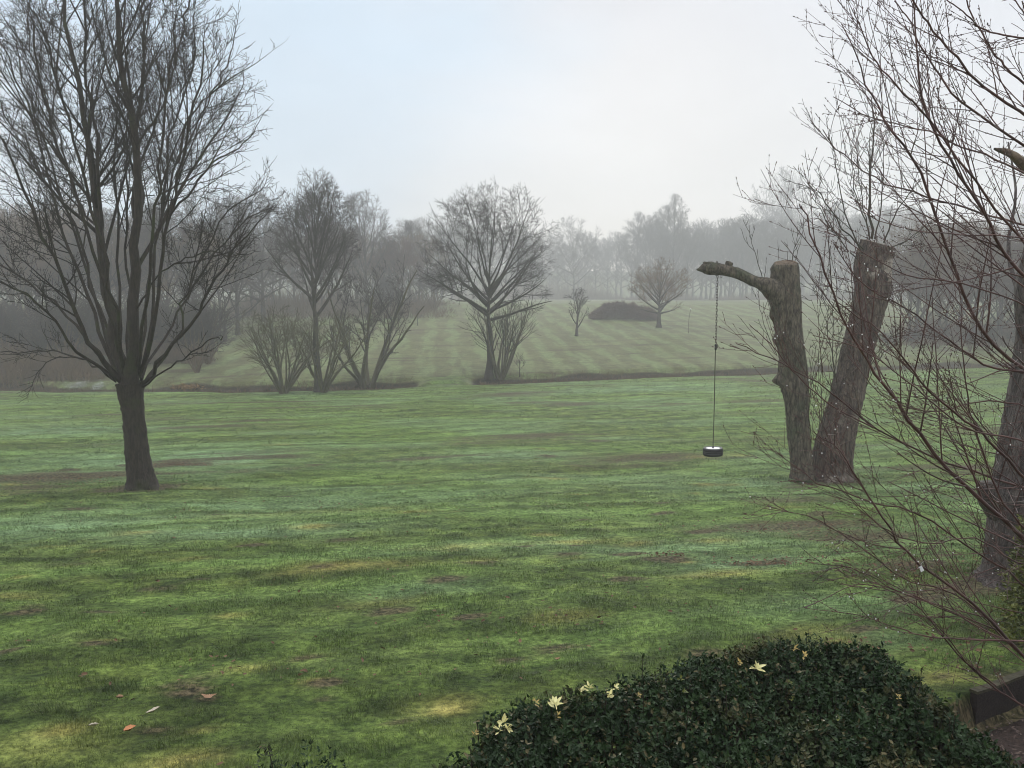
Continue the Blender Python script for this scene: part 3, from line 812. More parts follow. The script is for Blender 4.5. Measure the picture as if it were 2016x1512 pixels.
def low_shrub(name, px, py, Y, rx, ry, hgt, n, label, cat, leafm, ln, wd, seed, upw=1.0):
    rng = np.random.default_rng(seed)
    c = at(px, py, Y); g0 = float(ground(c[0], c[1]))
    t = thing(name, (c[0], c[1], g0), label, cat)
    d = nrm(rng.normal(size=(n, 3))); d[:, 2] = np.abs(d[:, 2])
    rr = rng.uniform(.45, 1, n)[:, None] ** .5 * (0.8 + .4 * fbm(d[:, 0] * 3 + 9, d[:, 1] * 3 + d[:, 2] * 2 + 9, seed))[:, None]
    tips = d * rr * np.array([rx, ry, hgt])
    V, Q, T = rosettes(rng, tips, d + np.array([0, 0, .6 * upw]), 7, ln, wd, depth=ln * 2.2)
    obj('foliage', new_mesh('foliage', V, Q, T, False), M[leafm], t)
    st = Tubes(); s = rng.choice(n, min(n, 160), replace=False)
    P1 = tips[s]; P0 = P1 * np.array([.12, .12, 0]); Pm = (P0 + P1) / 2 + np.array([0, 0, .1 * hgt])
    st.add(np.stack([P0, Pm, P1], 1), np.tile([.007, .005, .002], (len(s), 1)), 3)
    obj('stems', st.mesh('stems'), M['hedge_stem'], t)
    return t
s1 = low_shrub('low_shrub', 610, 1540, 2.75, .46, .3, .95, 2100, 'top of a dark low shrub cut off by the lower edge, left of the hedge', 'shrub', 'hedge_leaf', .022, .010, 3)
low_shrub('leafy_shrub', 2085, 1290, 6.9, .52, .5, 1.5, 1200, 'yellow-green leafy shrub at the right edge in front of the big furrowed trunk', 'shrub', 'lime_leaf', .045, .024, 7)

# ------------------------------------------------------------------ timber edged bed
def box(TB, a, b, th, z0, z1):
    a = np.array(a, float); b = np.array(b, float); d = (b - a) / np.linalg.norm(b - a); s = np.array([-d[1], d[0]]) * th / 2
    c = [a - s, b - s, b + s, a + s]
    V = [(p[0], p[1], z) for z in (0, 1) for p in c]
    return np.array(V), c
def timber(name, a, b, th, za, zb, drop, m, parent, off):
    a = np.array(a, float); b = np.array(b, float); d = (b - a) / np.linalg.norm(b - a); s = np.array([-d[1], d[0]]) * th / 2
    n = 14; V = []
    rng = np.random.default_rng(3)
    for i in range(n):
        t = i / (n - 1); c = a + (b - a) * t; z = za + (zb - za) * t + rng.normal(0, .0025)
        for sg, zz in ((-1, z - drop), (1, z - drop), (1, z), (-1, z)):
            p = c + s * sg; V.append((p[0] - off[0], p[1] - off[1], zz - off[2]))
    Q = [(i * 4 + k, i * 4 + (k + 1) % 4, i * 4 + 4 + (k + 1) % 4, i * 4 + 4 + k) for i in range(n - 1) for k in range(4)]
    Q += [(3, 2, 1, 0), tuple(4 * n - 4 + k for k in range(4))]
    me = new_mesh(name, np.array(V), np.array(Q), None, False)
    return obj(name, me, m, parent)
A2 = np.array(BOARD_A); B2 = np.array(BOARD_B); dB = (B2 - A2) / np.linalg.norm(B2 - A2); nB = np.array([dB[1], -dB[0]])
zA = float(ground(*(A2 - nB * .12))) + .05; zB = float(ground(*(B2 - nB * .12))) + .05
te = thing('timber_edging', (A2[0], A2[1], zA - .3), 'dark damp timber edging board holding the lawn above the mulched bed', 'edging board')
offB = tuple(te.location)
timber('board', A2 + nB * .05, B2 + nB * .05, .05, zA - .012, zB - .012, .36, M['board'], te, offB)
timber('cap', A2 + nB * .05 - dB * .01, B2 + nB * .05 + dB * .01, .06, zA + .012, zB + .012, .022, M['board_top'], te, offB)
rng = np.random.default_rng(77)
def build_mulch():
    n = 26; s = np.linspace(-.25, 3.2, 46)
    al = np.linspace(-1.2, 4.2, 60)
    Sg, Ag = np.meshgrid(s, al, indexing='ij')
    x = A2[0] + dB[0] * Ag + nB[0] * (Sg + .35); y = A2[1] + dB[1] * Ag + nB[1] * (Sg + .35)
    x = x.ravel(); y = y.ravel()
    z = ground(x, y) + .012 + .05 * fbm(x / .12, y / .12, 4, 3) - 0.02
    bs = bed_side(x, y); z = np.where(bs < .12, z - .25, z)
    V = np.column_stack([x, y, z]); a = (np.arange(len(s) - 1) * len(al))[:, None] + np.arange(len(al) - 1)[None]
    Q = np.stack([a, a + 1, a + 1 + len(al), a + len(al)], -1).reshape(-1, 4)
    tag(obj('bed_soil', new_mesh('bed_soil', V, Q), M['mulch']), kind='structure')
    r = np.random.default_rng(4); N = 5200
    x = r.uniform(2.7, 6.5, N); y = r.uniform(3.2, 7.5, N); k = bed_side(x, y) > .12; x, y = x[k], y[k]
    z = ground(x, y) + .035 + r.uniform(0, .02, len(x))
    az = r.uniform(0, 6.283, len(x)); A = np.column_stack([np.cos(az), np.sin(az), r.normal(0, .2, len(x))])
    V, Q, T = leaves(np.column_stack([x, y, z]), A, np.array([[0, 0, 1.0]]) + r.normal(0, .3, (len(x), 3)), r.uniform(.012, .055, len(x)), r.uniform(.006, .022, len(x)))
    tag(obj('bark_mulch', new_mesh('bark_mulch', V, Q, T, False), M['chip']), label='brown bark mulch and leaf litter in the sunken bed', kind='stuff')
build_mulch()

# ------------------------------------------------------------------ fallen leaves on the lawn
def leaf_blade(seed, L, W, lobes):
    rng = np.random.default_rng(seed); n = 40; V = [(0, 0, .012)]
    for i in range(n):
        a = 2 * math.pi * i / n
        if lobes: r = .5 + .42 * max(0, math.cos(lobes * a / 2)) ** 2 * 1.0 - .1 * (math.sin(a * lobes) ** 2)
        else: r = 1.0 - .06 * math.sin(5 * a) ** 2
        x = r * math.cos(a) * L / 2; y = r * math.sin(a) * W / 2
        if not lobes: y *= (1 - abs(math.cos(a)) ** 3 * .5)
        V.append((x, y, .02 + .035 * abs(y) / W + .05 * (x / L) ** 2 * L / .1 + rng.normal(0, .0015)))
    T = [(0, 1 + i, 1 + (i + 1) % n) for i in range(n)]
    return np.array(V), np.array(T)
for (px, py, L, W, lobes, mt, rz, lab) in [
        (411, 1383, .13, .12, 5, 'dead_leaf', .4, 'flat brown lobed leaf on the grass, right of the other fallen leaves'),
        (302, 1412, .115, .030, 0, 'pale_leaf', 1.0, 'long curled pale buff leaf standing upright in the lawn'),
        (256, 1448, .085, .055, 0, 'orange_leaf', .9, 'orange oval leaf lying lowest of the fallen leaves'),
        (185, 1441, .065, .018, 0, 'pale_leaf', .35, 'small whitish curled leaf, leftmost of the fallen leaves'),
        (236, 1384, .06, .03, 0, 'dead_leaf', .1, 'small dull brown leaf above the pale curled one'),
        (1098, 1307, .075, .06, 5, 'dead_leaf', .8, 'single tan leaf on the grass above the yellow hedge tips')]:
    p = hit(px, py); V, T = leaf_blade(int(px), L, W, lobes)
    t = thing('fallen_leaf', p + np.array([0, 0, .018]), lab, 'leaf', 'fallen leaves on the near lawn', rz)
    obj('leaf_blade', new_mesh('leaf_blade', V, None, T), M[mt], t)
    stk = Tubes().add(spline([(-L * .45, 0, .03), (-L * .65, .004, .022), (-L * .8, .01, .028)], 5), np.linspace(.0018, .0012, 5), 4)
    obj('stalk', stk.mesh('stalk'), M['hedge_stem'], t)
# leaf litter lying under the trees and over muddy patches
def litter():
    r = np.random.default_rng(14); X = []; Y = []
    for (px, py, rx, ry, n) in [(345, 915, 1.1, .5, 420), (1000, 1310, 3, 1.2, 40), (1600, 1045, 2.6, .9, 260), (1510, 1112, .8, .25, 160), (150, 945, 3, 1.2, 330), (1310, 1095, .5, .25, 60),
                                (1690, 955, 2.4, .9, 160), (1830, 1120, 1.5, .6, 260), (1000, 1220, 1.5, .5, 40), (620, 1000, 9, 4, 260), (900, 1200, 5, 2.5, 110), (1290, 900, 7, 4, 220), (1800, 1280, 1.2, .5, 120), (600, 1330, 1.8, .6, 30)]:
        p = hit(px, py); X.append(p[0] + r.normal(0, .5, n) * rx); Y.append(p[1] + r.normal(0, .5, n) * ry)
    x = np.concatenate(X); y = np.concatenate(Y); k = (y > 3.4) & ~((bed_side(x, y) > -.1) & (x > 2.6) & (y < 9)); x, y = x[k], y[k]
    az = r.uniform(0, 6.283, len(x)); A = np.column_stack([np.cos(az), np.sin(az), r.normal(.1, .25, len(x))])
    s = r.uniform(.02, .06, len(x))
    V, Q, T = leaves(np.column_stack([x, y, ground(x, y) + .03]), A, np.array([[0, 0, 1.0]]) + r.normal(0, .4, (len(x), 3)), s, s * .55)
    tag(obj('leaf_litter', new_mesh('leaf_litter', V, Q, T, False), M['russet_leaf']), label='small russet leaf litter scattered over the lawn', kind='stuff')
litter()

# ------------------------------------------------------------------ LEFT HERO TREE
def hero_tree():
    rng = np.random.default_rng(101)
    b = hit(278, 960); Y = b[1]
    t = thing('broad_bare_tree', b, 'large bare tree at the left with a short thick trunk fanning into many upright limbs', 'tree')
    S = lambda n: n * Y / FPX
    tk, cw = Tubes(), Tubes()
    def P(px, py, dy=0.0): return at(px, py, Y + dy)
    # trunk: traced width of the bole, flaring at the foot
    cl = [(281, 972, 33), (279, 950, 28), (275, 925, 24), (270, 890, 22.5), (266, 850, 21.5), (262, 810, 21.5), (258, 780, 24), (256, 755, 27)]
    pts = spline([P(x, y) for x, y, r in cl], 40); rd = spline([[S(r)] for x, y, r in cl], 40)[:, 0]
    sides = 28
    T = Tubes(); T.add(pts, rd, sides)
    V = T.V[0].reshape(40, sides, 3); ctr = pts[:, None]
    a = np.arange(sides) / sides * 2 * np.pi
    fl = np.clip((6 - np.arange(40)) / 6, 0, 1) ** 1.5
    mod = 1 + fl[:, None] * (0.60 * np.maximum(0, np.sin(a * 3 + 1.1))[None] + .18 * np.sin(a * 5)[None]) + .035 * rng.standard_normal((40, sides)) + .05 * np.sin(a * 4 + np.arange(40)[:, None] * .12)
    T.V[0] = (ctr + (V - ctr) * mod[..., None]).reshape(-1, 3)
    obj('trunk', T.mesh('trunk', b), M['bark_dark'], t)
    # limbs: (start pixel on the fork) -> way points, with depth offsets, start and end radius in photo pixels
    F0 = (255, 775)
    LB = [([(250, 765, 0), (232, 690, .2), (213, 600, .4), (200, 470, .6), (185, 340, .8), (160, 200, .9), (135, 60, 1), (118, -60, 1)], 17, 4),
          ([(262, 765, 0), (262, 680, -.2), (265, 560, -.3), (265, 430, -.4), (262, 270, -.5), (243, 130, -.6), (225, 0, -.7), (215, -110, -.7)], 17, 4),
          ([(265, 430, -.3), (270, 300, -.2), (278, 150, 0), (284, 20, .1), (292, -80, .1)], 8, 3),
          ([(205, 560, .4), (195, 430, .2), (188, 250, 0), (176, 150, -.1), (165, 30, -.2), (170, -90, -.2)], 9, 3),
          ([(235, 720, .2), (236, 600, .8), (230, 450, 1.2), (228, 330, 1.5), (230, 200, 1.7), (222, 80, 1.8)], 7, 2.5),
          ([(255, 740, 0), (250, 600, 1), (250, 450, 1.4), (247, 300, 1.8), (255, 100, 2)], 7, 2.5),
          ([(275, 740, 0), (300, 640, -.6), (318, 530, -.9), (330, 430, -1.2), (352, 320, -1.4), (385, 200, -1.6), (405, 110, -1.6)], 9, 2.5),
          ([(278, 745, 0), (293, 650, .6), (305, 540, 1), (312, 440, 1.2), (335, 300, 1.5), (372, 170, 1.6), (385, 60, 1.6)], 7.5, 2.5),
          ([(280, 755, 0), (330, 690, -.7), (382, 630, -1.1), (420, 560, -1.4), (455, 500, -1.6), (505, 440, -1.8)], 9, 2),
          ([(283, 758, 0), (320, 705, .5), (352, 660, .8), (362, 600, 1), (390, 520, 1.1), (440, 430, 1.3), (500, 380, 1.4)], 7, 2),
          ([(282, 762, 0), (325, 728, -1), (370, 700, -1.8), (410, 675, -2.4), (440, 660, -2.8)], 4, 1.5),
          ([(240, 752, 0), (200, 705, -.4), (172, 670, -.7), (135, 580, -1), (95, 480, -1.4), (40, 350, -1.7), (-10, 250, -2)], 12, 3),
          ([(238, 748, 0), (212, 690, .5), (180, 610, .9), (140, 490, 1.2), (105, 380, 1.4), (60, 230, 1.6), (20, 110, 1.7)], 10, 2.5),
          ([(240, 740, .2), (205, 640, .9), (165, 500, 1.3), (120, 380, 1.6), (75, 240, 1.8), (40, 120, 1.9)], 8, 2.5),
          ([(242, 735, .2), (222, 640, -.6), (175, 480, -1), (120, 310, -1.2), (85, 190, -1.3), (60, 60, -1.4)], 8.5, 2.5),
          ([(230, 745, .2), (150, 640, .6), (60, 560, 1), (-30, 500, 1.3), (-120, 460, 1.5)], 7, 2),
          ([(232, 748, .1), (150, 690, -.8), (95, 615, -1.3), (0, 550, -1.8), (-90, 525, -2.1)], 7, 2),
          ([(228, 752, .0), (180, 712, -.9), (145, 705, -1.6), (110, 705, -2.0), (85, 720, -2.2), (70, 735, -2.3)], 3, 1.0),
          ([(226, 748, 0), (170, 708, .8), (110, 690, 1.4), (40, 695, 1.9), (-40, 690, 2.2)], 5, 1.5),
          ([(236, 742, .1), (190, 600, 1.4), (130, 420, 2.2), (60, 300, 2.8), (0, 200, 3)], 8, 2.5),
          ([(246, 742, .0), (215, 560, -1.6), (170, 360, -2.2), (120, 200, -2.6), (90, 50, -2.8)], 8, 2.5),
          ([(270, 742, .1), (290, 560, 1.8), (330, 380, 2.6), (380, 250, 2.9), (430, 170, 3)], 7, 2.5),
          ([(270, 742, .1), (292, 540, -1.8), (310, 370, -2.4), (325, 200, -2.8), (345, 60, -3)], 7, 2.5),
          ([(278, 750, .0), (340, 640, 1.6), (400, 540, 2.2), (455, 460, 2.5), (505, 420, 2.6)], 6, 2),
          ([(330, 430, -1.2), (380, 370, -1.4), (420, 320, -1.5), (470, 290, -1.6), (505, 250, -1.7)], 4.5, 1.5),
          ([(352, 320, -1.4), (370, 240, -1), (410, 190, -.8), (445, 130, -.6), (460, 80, -.6)], 4, 1.5),
          ([(262, 620, -.2), (300, 560, -1), (340, 520, -1.6), (400, 500, -2), (470, 505, -2.3)], 4, 1.5),
          ([(262, 300, -.4), (300, 240, -.8), (330, 180, -1), (350, 100, -1.2), (370, 10, -1.3)], 5, 2),
          ([(200, 470, .6), (150, 380, 1), (115, 270, 1.3), (70, 130, 1.5), (55, 20, 1.6)], 5, 2)]
    lp, lr = [], []
    for pl, r0, r1 in LB:
        p = spline([P(x, y, d) for x, y, d in pl], 17)
        Ls = np.linalg.norm(p[-1] - p[0])
        p[1:] += rng.normal(0, .007 * min(Ls, 6), (16, 3))
        r0 = r0 * .88 if r0 > 15 else r0 * .52; r1 = r1 * .55; tt = np.linspace(0, 1, 17) ** .7
        r = S(r0) * (1 - tt) + S(r1) * tt
        tk.add(p, r, 9)
        lp.append(p); lr.append(r)
    lp = np.array(lp); lr = np.array(lr)
    # irregular crown envelope: a tall half-egg, cut by its own outline in the photograph
    cen = P(200, 330, 0); env = (cen, np.array([S(366), S(350), S(680)]))
    L = [(16, .42, 1.0, 38, 11, .26, .50, 8, .075, .05, 5),
         (8, .2, 1.0, 42, 13, .44, .55, 6, .10, .04, 4),
         (6, .15, 1.0, 43, 14, .48, .62, 4, .13, .03, 3),
         (3, .15, 1.0, 40, 14, .55, .7, 3, .16, .03, 3)]
    P_, D_, L_, R_ = kids(rng, lp, lr, 3, .30, .85, 26, 7, .55, .5, .02, env, .6)
    sp_, sr_ = grow(rng, P_, D_, L_, R_, 16, .035, .012, .22); tk.add(sp_, sr_, 7)
    lp = np.concatenate([lp, sp_]); lr = np.concatenate([lr, sr_])
    obj('limbs', tk.mesh('limbs', b), M['bark_dark'], t)
    branch_out(rng, lp, lr, cw, L, env, .0056)
    # end tufts beyond each limb tip
    D = nrm(lp[:, -1] - lp[:, -3]); ep, er = grow(rng, lp[:, -1], D, np.full(len(lp), .7), lr[:, -1], 5, .14, .04, .3)
    cw.add(ep, er, 4); branch_out(rng, ep, er, cw, L[1:], env, .006)
    obj('crown', cw.mesh('crown', b), M['twig_dark'], t)
    return t
hero_tree()

# ------------------------------------------------------------------ MIDDLE DISTANCE TREES
def tree_at(name, seed, px, py, top, wpx, label, trpx, clearpx, cat='tree', group=None, dx=0, **kw):
    p = hit(px, py); s = p[1] / FPX
    return make_tree(name, seed, p, label, cat, group, H=(py - top) * s, W=wpx * s, tr=trpx * s, clear=clearpx * s, **kw)

tc_, _ = tree_at('round_bare_tree', 12, 963, 748, 358, 300, 'tall round-headed bare tree in the middle standing on the ditch bank', 8.5, 120, lv=5, dens=.95, twr=.0105, limbs=24, bark='bark_dark', twig='twig_dark')
pc = np.array(tc_.location)
tree_at('coppiced_shrub', 14, 985, 747, 560, 170, 'fan of thin bare stems at the foot of the round-headed tree', 3.2, 5, 'shrub', form='multi', limbs=14, lv=2, dens=.8, twr=.012, bark='twig_green', twig='twig_dark')
tree_at('tall_bare_tree', 21, 627, 772, 338, 185, 'tall narrow bare tree rising from the thicket between the ditch shrubs', 7.5, 150, form='upright', lv=5, dens=.9, twr=.0105, limbs=22, bark='bark_far', twig='twig_grey')
tree_at('multistem_tree', 23, 722, 764, 470, 190, 'many-stemmed bare tree with a crooked leaning stem, right of the tall narrow tree', 6, 5, form='multi', limbs=8, lv=4, dens=.95, twr=.013, bark='twig_green', twig='twig_grey')
tree_at('hazel_shrub', 24, 558, 774, 585, 190, 'spreading bare hazel clump, leftmost on the near ditch bank', 3.6, 5, 'shrub', form='multi', limbs=16, lv=3, dens=.75, twr=.011, bark='twig_green', twig='twig_green')
tree_at('hazel_shrub', 25, 636, 772, 600, 200, 'bare hazel clump around the foot of the tall narrow tree', 3.4, 5, 'shrub', form='multi', limbs=14, lv=3, dens=.7, twr=.011, bark='twig_green', twig='twig_green')
tree_at('small_tree', 31, 1135, 662, 565, 62, 'small lone young tree between the round-headed tree and the bramble bank', 3.2, 14, form='upright', lv=4, dens=.7, twr=.016, limbs=9, bark='bark_far', twig='twig_grey')
oak, tips = tree_at('small_oak', 33, 1297, 645, 508, 128, 'small spreading oak with a few clinging tan leaves, in front of the bramble bank', 5, 26, form='round', lv=5, dens=.9, twr=.012, limbs=20, bark='bark_far', twig='twig_brown')
rng = np.random.default_rng(9)
tp = tips[:, -1]; tp = tp[tp[:, 2] < tp[:, 2].max() * .85]; tp = tp[rng.choice(len(tp), min(len(tp), 1500), replace=False)]
A = nrm(rng.normal(size=tp.shape))
V, Q, T = leaves(tp, A, nrm(rng.normal(size=tp.shape)), rng.uniform(.10, .17, len(tp)), rng.uniform(.06, .10, len(tp)))
obj('foliage', new_mesh('foliage', V, Q, T, False), M['leaf_tan'], oak)

# saplings
for (px, py, top, wpx, lab) in [(1023, 742, 690, 12, 'thin sapling on the ditch bank just right of the round-headed tree'),
                                (822, 641, 605, 10, 'slender young tree stem in the mist left of the round-headed tree')]:
    tree_at('sapling', int(px), px, py, top, wpx * 2.2, lab, 1.1, 12, form='upright', lv=2, dens=.5, twr=.012, limbs=7, bark='twig_grey', twig='twig_grey', group='young saplings in the field')
# thin stake with a pale cap
p = hit(1355, 656); s = p[1] / FPX
t = thing('marker_pole', p, 'thin upright marker pole with a small white cap in the far field', 'pole')
o_ = Tubes().add(spline([(0, 0, -.1), (.03, 0, 24 * s), (.22, 0, 46 * s)], 8), np.linspace(.045, .03, 8), 8)
obj('pole', o_.mesh('pole'), M['post'], t)
cp = Tubes().add([(.22, 0, 46 * s - .02), (.225, 0, 46 * s + .05), (.23, 0, 46 * s + .16)], [.06, .10, .05], 8, caps=True)
obj('cap', cp.mesh('cap'), M['tag'], t)

# ------------------------------------------------------------------ FAR WOODS: prototypes copied
protos = {}
def proto(key, first_loc, rotz, scale, label, group, **kw):
    pass
def P_proto(kind, seed):
    base = dict(lv=4, twr=.0135)
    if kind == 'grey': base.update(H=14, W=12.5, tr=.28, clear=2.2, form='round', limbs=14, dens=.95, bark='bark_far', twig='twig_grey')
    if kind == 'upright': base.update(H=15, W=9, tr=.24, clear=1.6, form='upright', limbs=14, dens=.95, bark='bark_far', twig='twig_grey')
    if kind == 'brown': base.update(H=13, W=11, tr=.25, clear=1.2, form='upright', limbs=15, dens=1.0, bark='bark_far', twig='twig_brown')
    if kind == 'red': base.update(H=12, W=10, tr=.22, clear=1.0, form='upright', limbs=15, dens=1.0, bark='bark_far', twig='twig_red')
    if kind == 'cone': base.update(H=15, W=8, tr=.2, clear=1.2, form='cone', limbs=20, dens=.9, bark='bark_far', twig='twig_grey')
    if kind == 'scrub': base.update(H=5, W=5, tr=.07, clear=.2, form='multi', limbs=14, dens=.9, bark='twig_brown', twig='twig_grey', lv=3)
    return base
names = dict(grey='spreading_tree', upright='slender_tree', brown='brown_tree', red='reddish_tree', cone='birch_tree', scrub='scrub_bush')
def place(kind, var, x, y, hscale, label, group, wscale=None):
    key = (kind, var); p = gp(x, y); r = np.random.default_rng(int(abs(x * 91 + y * 37)) + var)
    ws = wscale or hscale; sc_ = (ws, ws, hscale); rz = r.uniform(0, 6.28)
    if key not in protos:
        t, _ = make_tree(names[kind], 500 + var * 13 + len(kind), p, label, 'bush' if kind == 'scrub' else 'tree', group, rotz=rz, **P_proto(kind, var))
        t.scale = sc_; protos[key] = t
    else:
        copy_tree(protos[key], p, rz, sc_, label, group)

def wood(n, xr, yr, kinds, hr, label, group, seed):
    """scatter n trees in a screen-wide band: xr pixel columns, yr distances, hr heights as a factor"""
    r = np.random.default_rng(seed)
    for i in range(n):
        u = (i + r.uniform(.1, .9)) / n
        px = xr[0] + (xr[1] - xr[0]) * u; y = r.uniform(*yr)
        x = (px - 1008) / FPX * y
        k = kinds[int(r.integers(len(kinds)))]
        nm = names[k].replace('_', ' ')
        place(k, int(r.integers(2)), x, y, r.uniform(*hr) * (1.0), label, group)

# left wood, brown and fairly near
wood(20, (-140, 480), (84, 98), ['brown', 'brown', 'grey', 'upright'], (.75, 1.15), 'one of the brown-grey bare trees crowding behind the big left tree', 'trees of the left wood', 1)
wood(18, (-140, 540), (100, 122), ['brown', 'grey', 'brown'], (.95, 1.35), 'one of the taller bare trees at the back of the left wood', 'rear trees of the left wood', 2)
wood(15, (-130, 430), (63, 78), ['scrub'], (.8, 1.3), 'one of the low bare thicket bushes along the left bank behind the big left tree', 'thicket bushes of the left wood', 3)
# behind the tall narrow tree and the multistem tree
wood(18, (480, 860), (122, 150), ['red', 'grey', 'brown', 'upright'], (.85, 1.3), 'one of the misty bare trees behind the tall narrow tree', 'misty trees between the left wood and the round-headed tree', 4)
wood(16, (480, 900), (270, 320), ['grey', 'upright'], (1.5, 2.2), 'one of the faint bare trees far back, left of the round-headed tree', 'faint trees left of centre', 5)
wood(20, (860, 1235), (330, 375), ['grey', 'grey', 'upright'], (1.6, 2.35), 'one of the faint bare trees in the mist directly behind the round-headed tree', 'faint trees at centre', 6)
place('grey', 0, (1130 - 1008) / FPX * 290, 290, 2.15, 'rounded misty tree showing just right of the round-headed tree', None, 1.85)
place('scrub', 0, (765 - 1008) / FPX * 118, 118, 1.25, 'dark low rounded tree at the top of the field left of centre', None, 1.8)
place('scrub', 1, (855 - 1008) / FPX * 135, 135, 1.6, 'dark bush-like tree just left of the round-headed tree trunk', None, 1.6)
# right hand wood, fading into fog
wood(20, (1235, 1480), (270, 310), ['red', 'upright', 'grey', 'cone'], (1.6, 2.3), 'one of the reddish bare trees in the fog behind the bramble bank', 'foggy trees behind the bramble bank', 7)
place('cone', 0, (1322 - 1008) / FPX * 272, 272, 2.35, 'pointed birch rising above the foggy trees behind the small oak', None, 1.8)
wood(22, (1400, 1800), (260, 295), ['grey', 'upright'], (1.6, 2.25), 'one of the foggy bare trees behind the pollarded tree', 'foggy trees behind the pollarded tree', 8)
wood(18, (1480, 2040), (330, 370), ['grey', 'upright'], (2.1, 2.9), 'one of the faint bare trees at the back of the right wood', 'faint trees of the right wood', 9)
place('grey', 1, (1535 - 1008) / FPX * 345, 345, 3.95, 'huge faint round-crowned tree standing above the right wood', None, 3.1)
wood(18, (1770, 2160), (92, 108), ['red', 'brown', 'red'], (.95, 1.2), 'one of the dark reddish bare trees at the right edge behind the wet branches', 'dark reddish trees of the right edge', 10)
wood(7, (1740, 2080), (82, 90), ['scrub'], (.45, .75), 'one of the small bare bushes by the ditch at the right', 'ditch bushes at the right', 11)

# dark undergrowth at the foot of the woods: one uncountable mass
def undergrowth(name, label, bands, m, seed, hgt=(.5, 2.0)):
    r = np.random.default_rng(seed); Pl = []
    for (x0, x1, y0, y1, n, h0, h1) in bands:
        px = r.uniform(x0, x1, n); y = r.uniform(y0, y1, n); x = (px - 1008) / FPX * y
        z = ground(x, y); edge = np.minimum(px - x0, x1 - px) + 50 * (vnoise(x / 2.5, y / 2.5, 12) - .5)
        h = r.uniform(h0, h1, n) ** 1.0 * (.25 + 1.5 * vnoise(x / 3.5, y / 3.5, 6) ** 1.5) * sstep(-8, 90, edge)
        kp = (h > .15) & (r.uniform(0, 1, n) < .35 + vnoise(x / 4, y / 4, 15)); x, y, z, h = x[kp], y[kp], z[kp], h[kp]; n = len(x)
        az = r.uniform(0, 6.28, n); ln = r.uniform(.1, .8, n)
        P0 = np.column_stack([x, y, z - .05]); P2 = P0 + np.column_stack([np.cos(az) * ln * h, np.sin(az) * ln * h, h])
        P1 = (P0 + P2) / 2 + r.normal(0, .12, (n, 3))
        Pl.append(np.stack([P0, P1, P2], 1))
    P_ = np.concatenate(Pl); T_ = Tubes().add(P_, np.tile([.03, .024, .012], (len(P_), 1)), 3)
    tag(obj(name, T_.mesh(name), m), label=label, kind='stuff')
undergrowth('undergrowth', 'dark tangled undergrowth at the foot of the woods', [(-150, 430, 76, 108, 17000, .6, 3.4), (-150, 215, 60.5, 76, 9000, .3, 1.9), (215, 430, 70, 78, 3500, .3, 1.6), (420, 900, 118, 160, 10000, .6, 3.4), (880, 1240, 290, 350, 12000, 1, 8), (1230, 1390, 262, 310, 6000, 1, 8), (1380, 1760, 255, 285, 9000, .8, 2.8), (1750, 2160, 92, 112, 9000, .6, 3.2)], M['twig_brown'], 1)
undergrowth('bank_scrub', 'rough brown growth along the ditch banks', [(500, 800, 56.5, 60.5, 1800, .08, .32)], M['twig_brown'], 2)
# dead stalks right along the ditch
def ditch_growth():
    r = np.random.default_rng(8); n = 15000
    x = r.uniform(-45, 60, n); y = ditch_y(x) + r.normal(.6, .75, n); k = np.abs(x + 5.2) > 2.6; x, y = x[k], y[k]; n = len(x)
    z = ground(x, y); h = r.uniform(.10, .42, n); P0 = np.column_stack([x, y, z - .03]); P1 = P0 + np.column_stack([r.normal(0, .12, n), r.normal(0, .12, n), h])
    T_ = Tubes().add(np.stack([P0, (P0 + P1) / 2 + r.normal(0, .02, (n, 3)), P1], 1), np.tile([.018, .014, .008], (n, 1)), 3)
    tag(obj('ditch_growth', T_.mesh('ditch_growth'), M['twig_brown']), label='dark dead stalks and brambles lining the ditch', kind='stuff')
ditch_growth()

def bramble(name, px0, px1, py, topy, label, seed, n=9000, m='twig_red'):
    p = hit((px0 + px1) / 2, py); s = p[1] / FPX; W_ = (px1 - px0) * s / 2; H_ = (py - topy) * s
    t = thing(name, p, label, 'bush'); r = np.random.default_rng(seed)
    u = r.uniform(-1, 1, n); hh = H_ * np.sqrt(np.clip(1 - np.abs(u) ** 3, .05, 1)) * (.75 + .35 * vnoise(u * 7 + 20, u * 0, 3))
    v = r.normal(0, .45, n).clip(-1, 1)
    z = hh * r.uniform(0, 1, n) ** .6 * np.sqrt(1 - v * v * .8)
    C_ = np.column_stack([u * W_, v * 1.6, z]); d = nrm(r.normal(size=(n, 3)) + np.array([0, 0, .5])); L_ = r.uniform(.25, .8, n)[:, None]
    P1 = C_ + d * L_ * .5; P2 = P1 + nrm(d + r.normal(0, .5, (n, 3)) + np.array([0, 0, -.3])) * L_ * .5
    T_ = Tubes().add(np.stack([C_, P1, P2], 1), np.tile([.028, .022, .012], (n, 1)), 3)
    obj('stems', T_.mesh('stems'), M[m], t)
bramble('bramble_bush', 1163, 1292, 629, 598, 'long low dark purple-brown bramble bank behind the small oak', 5)

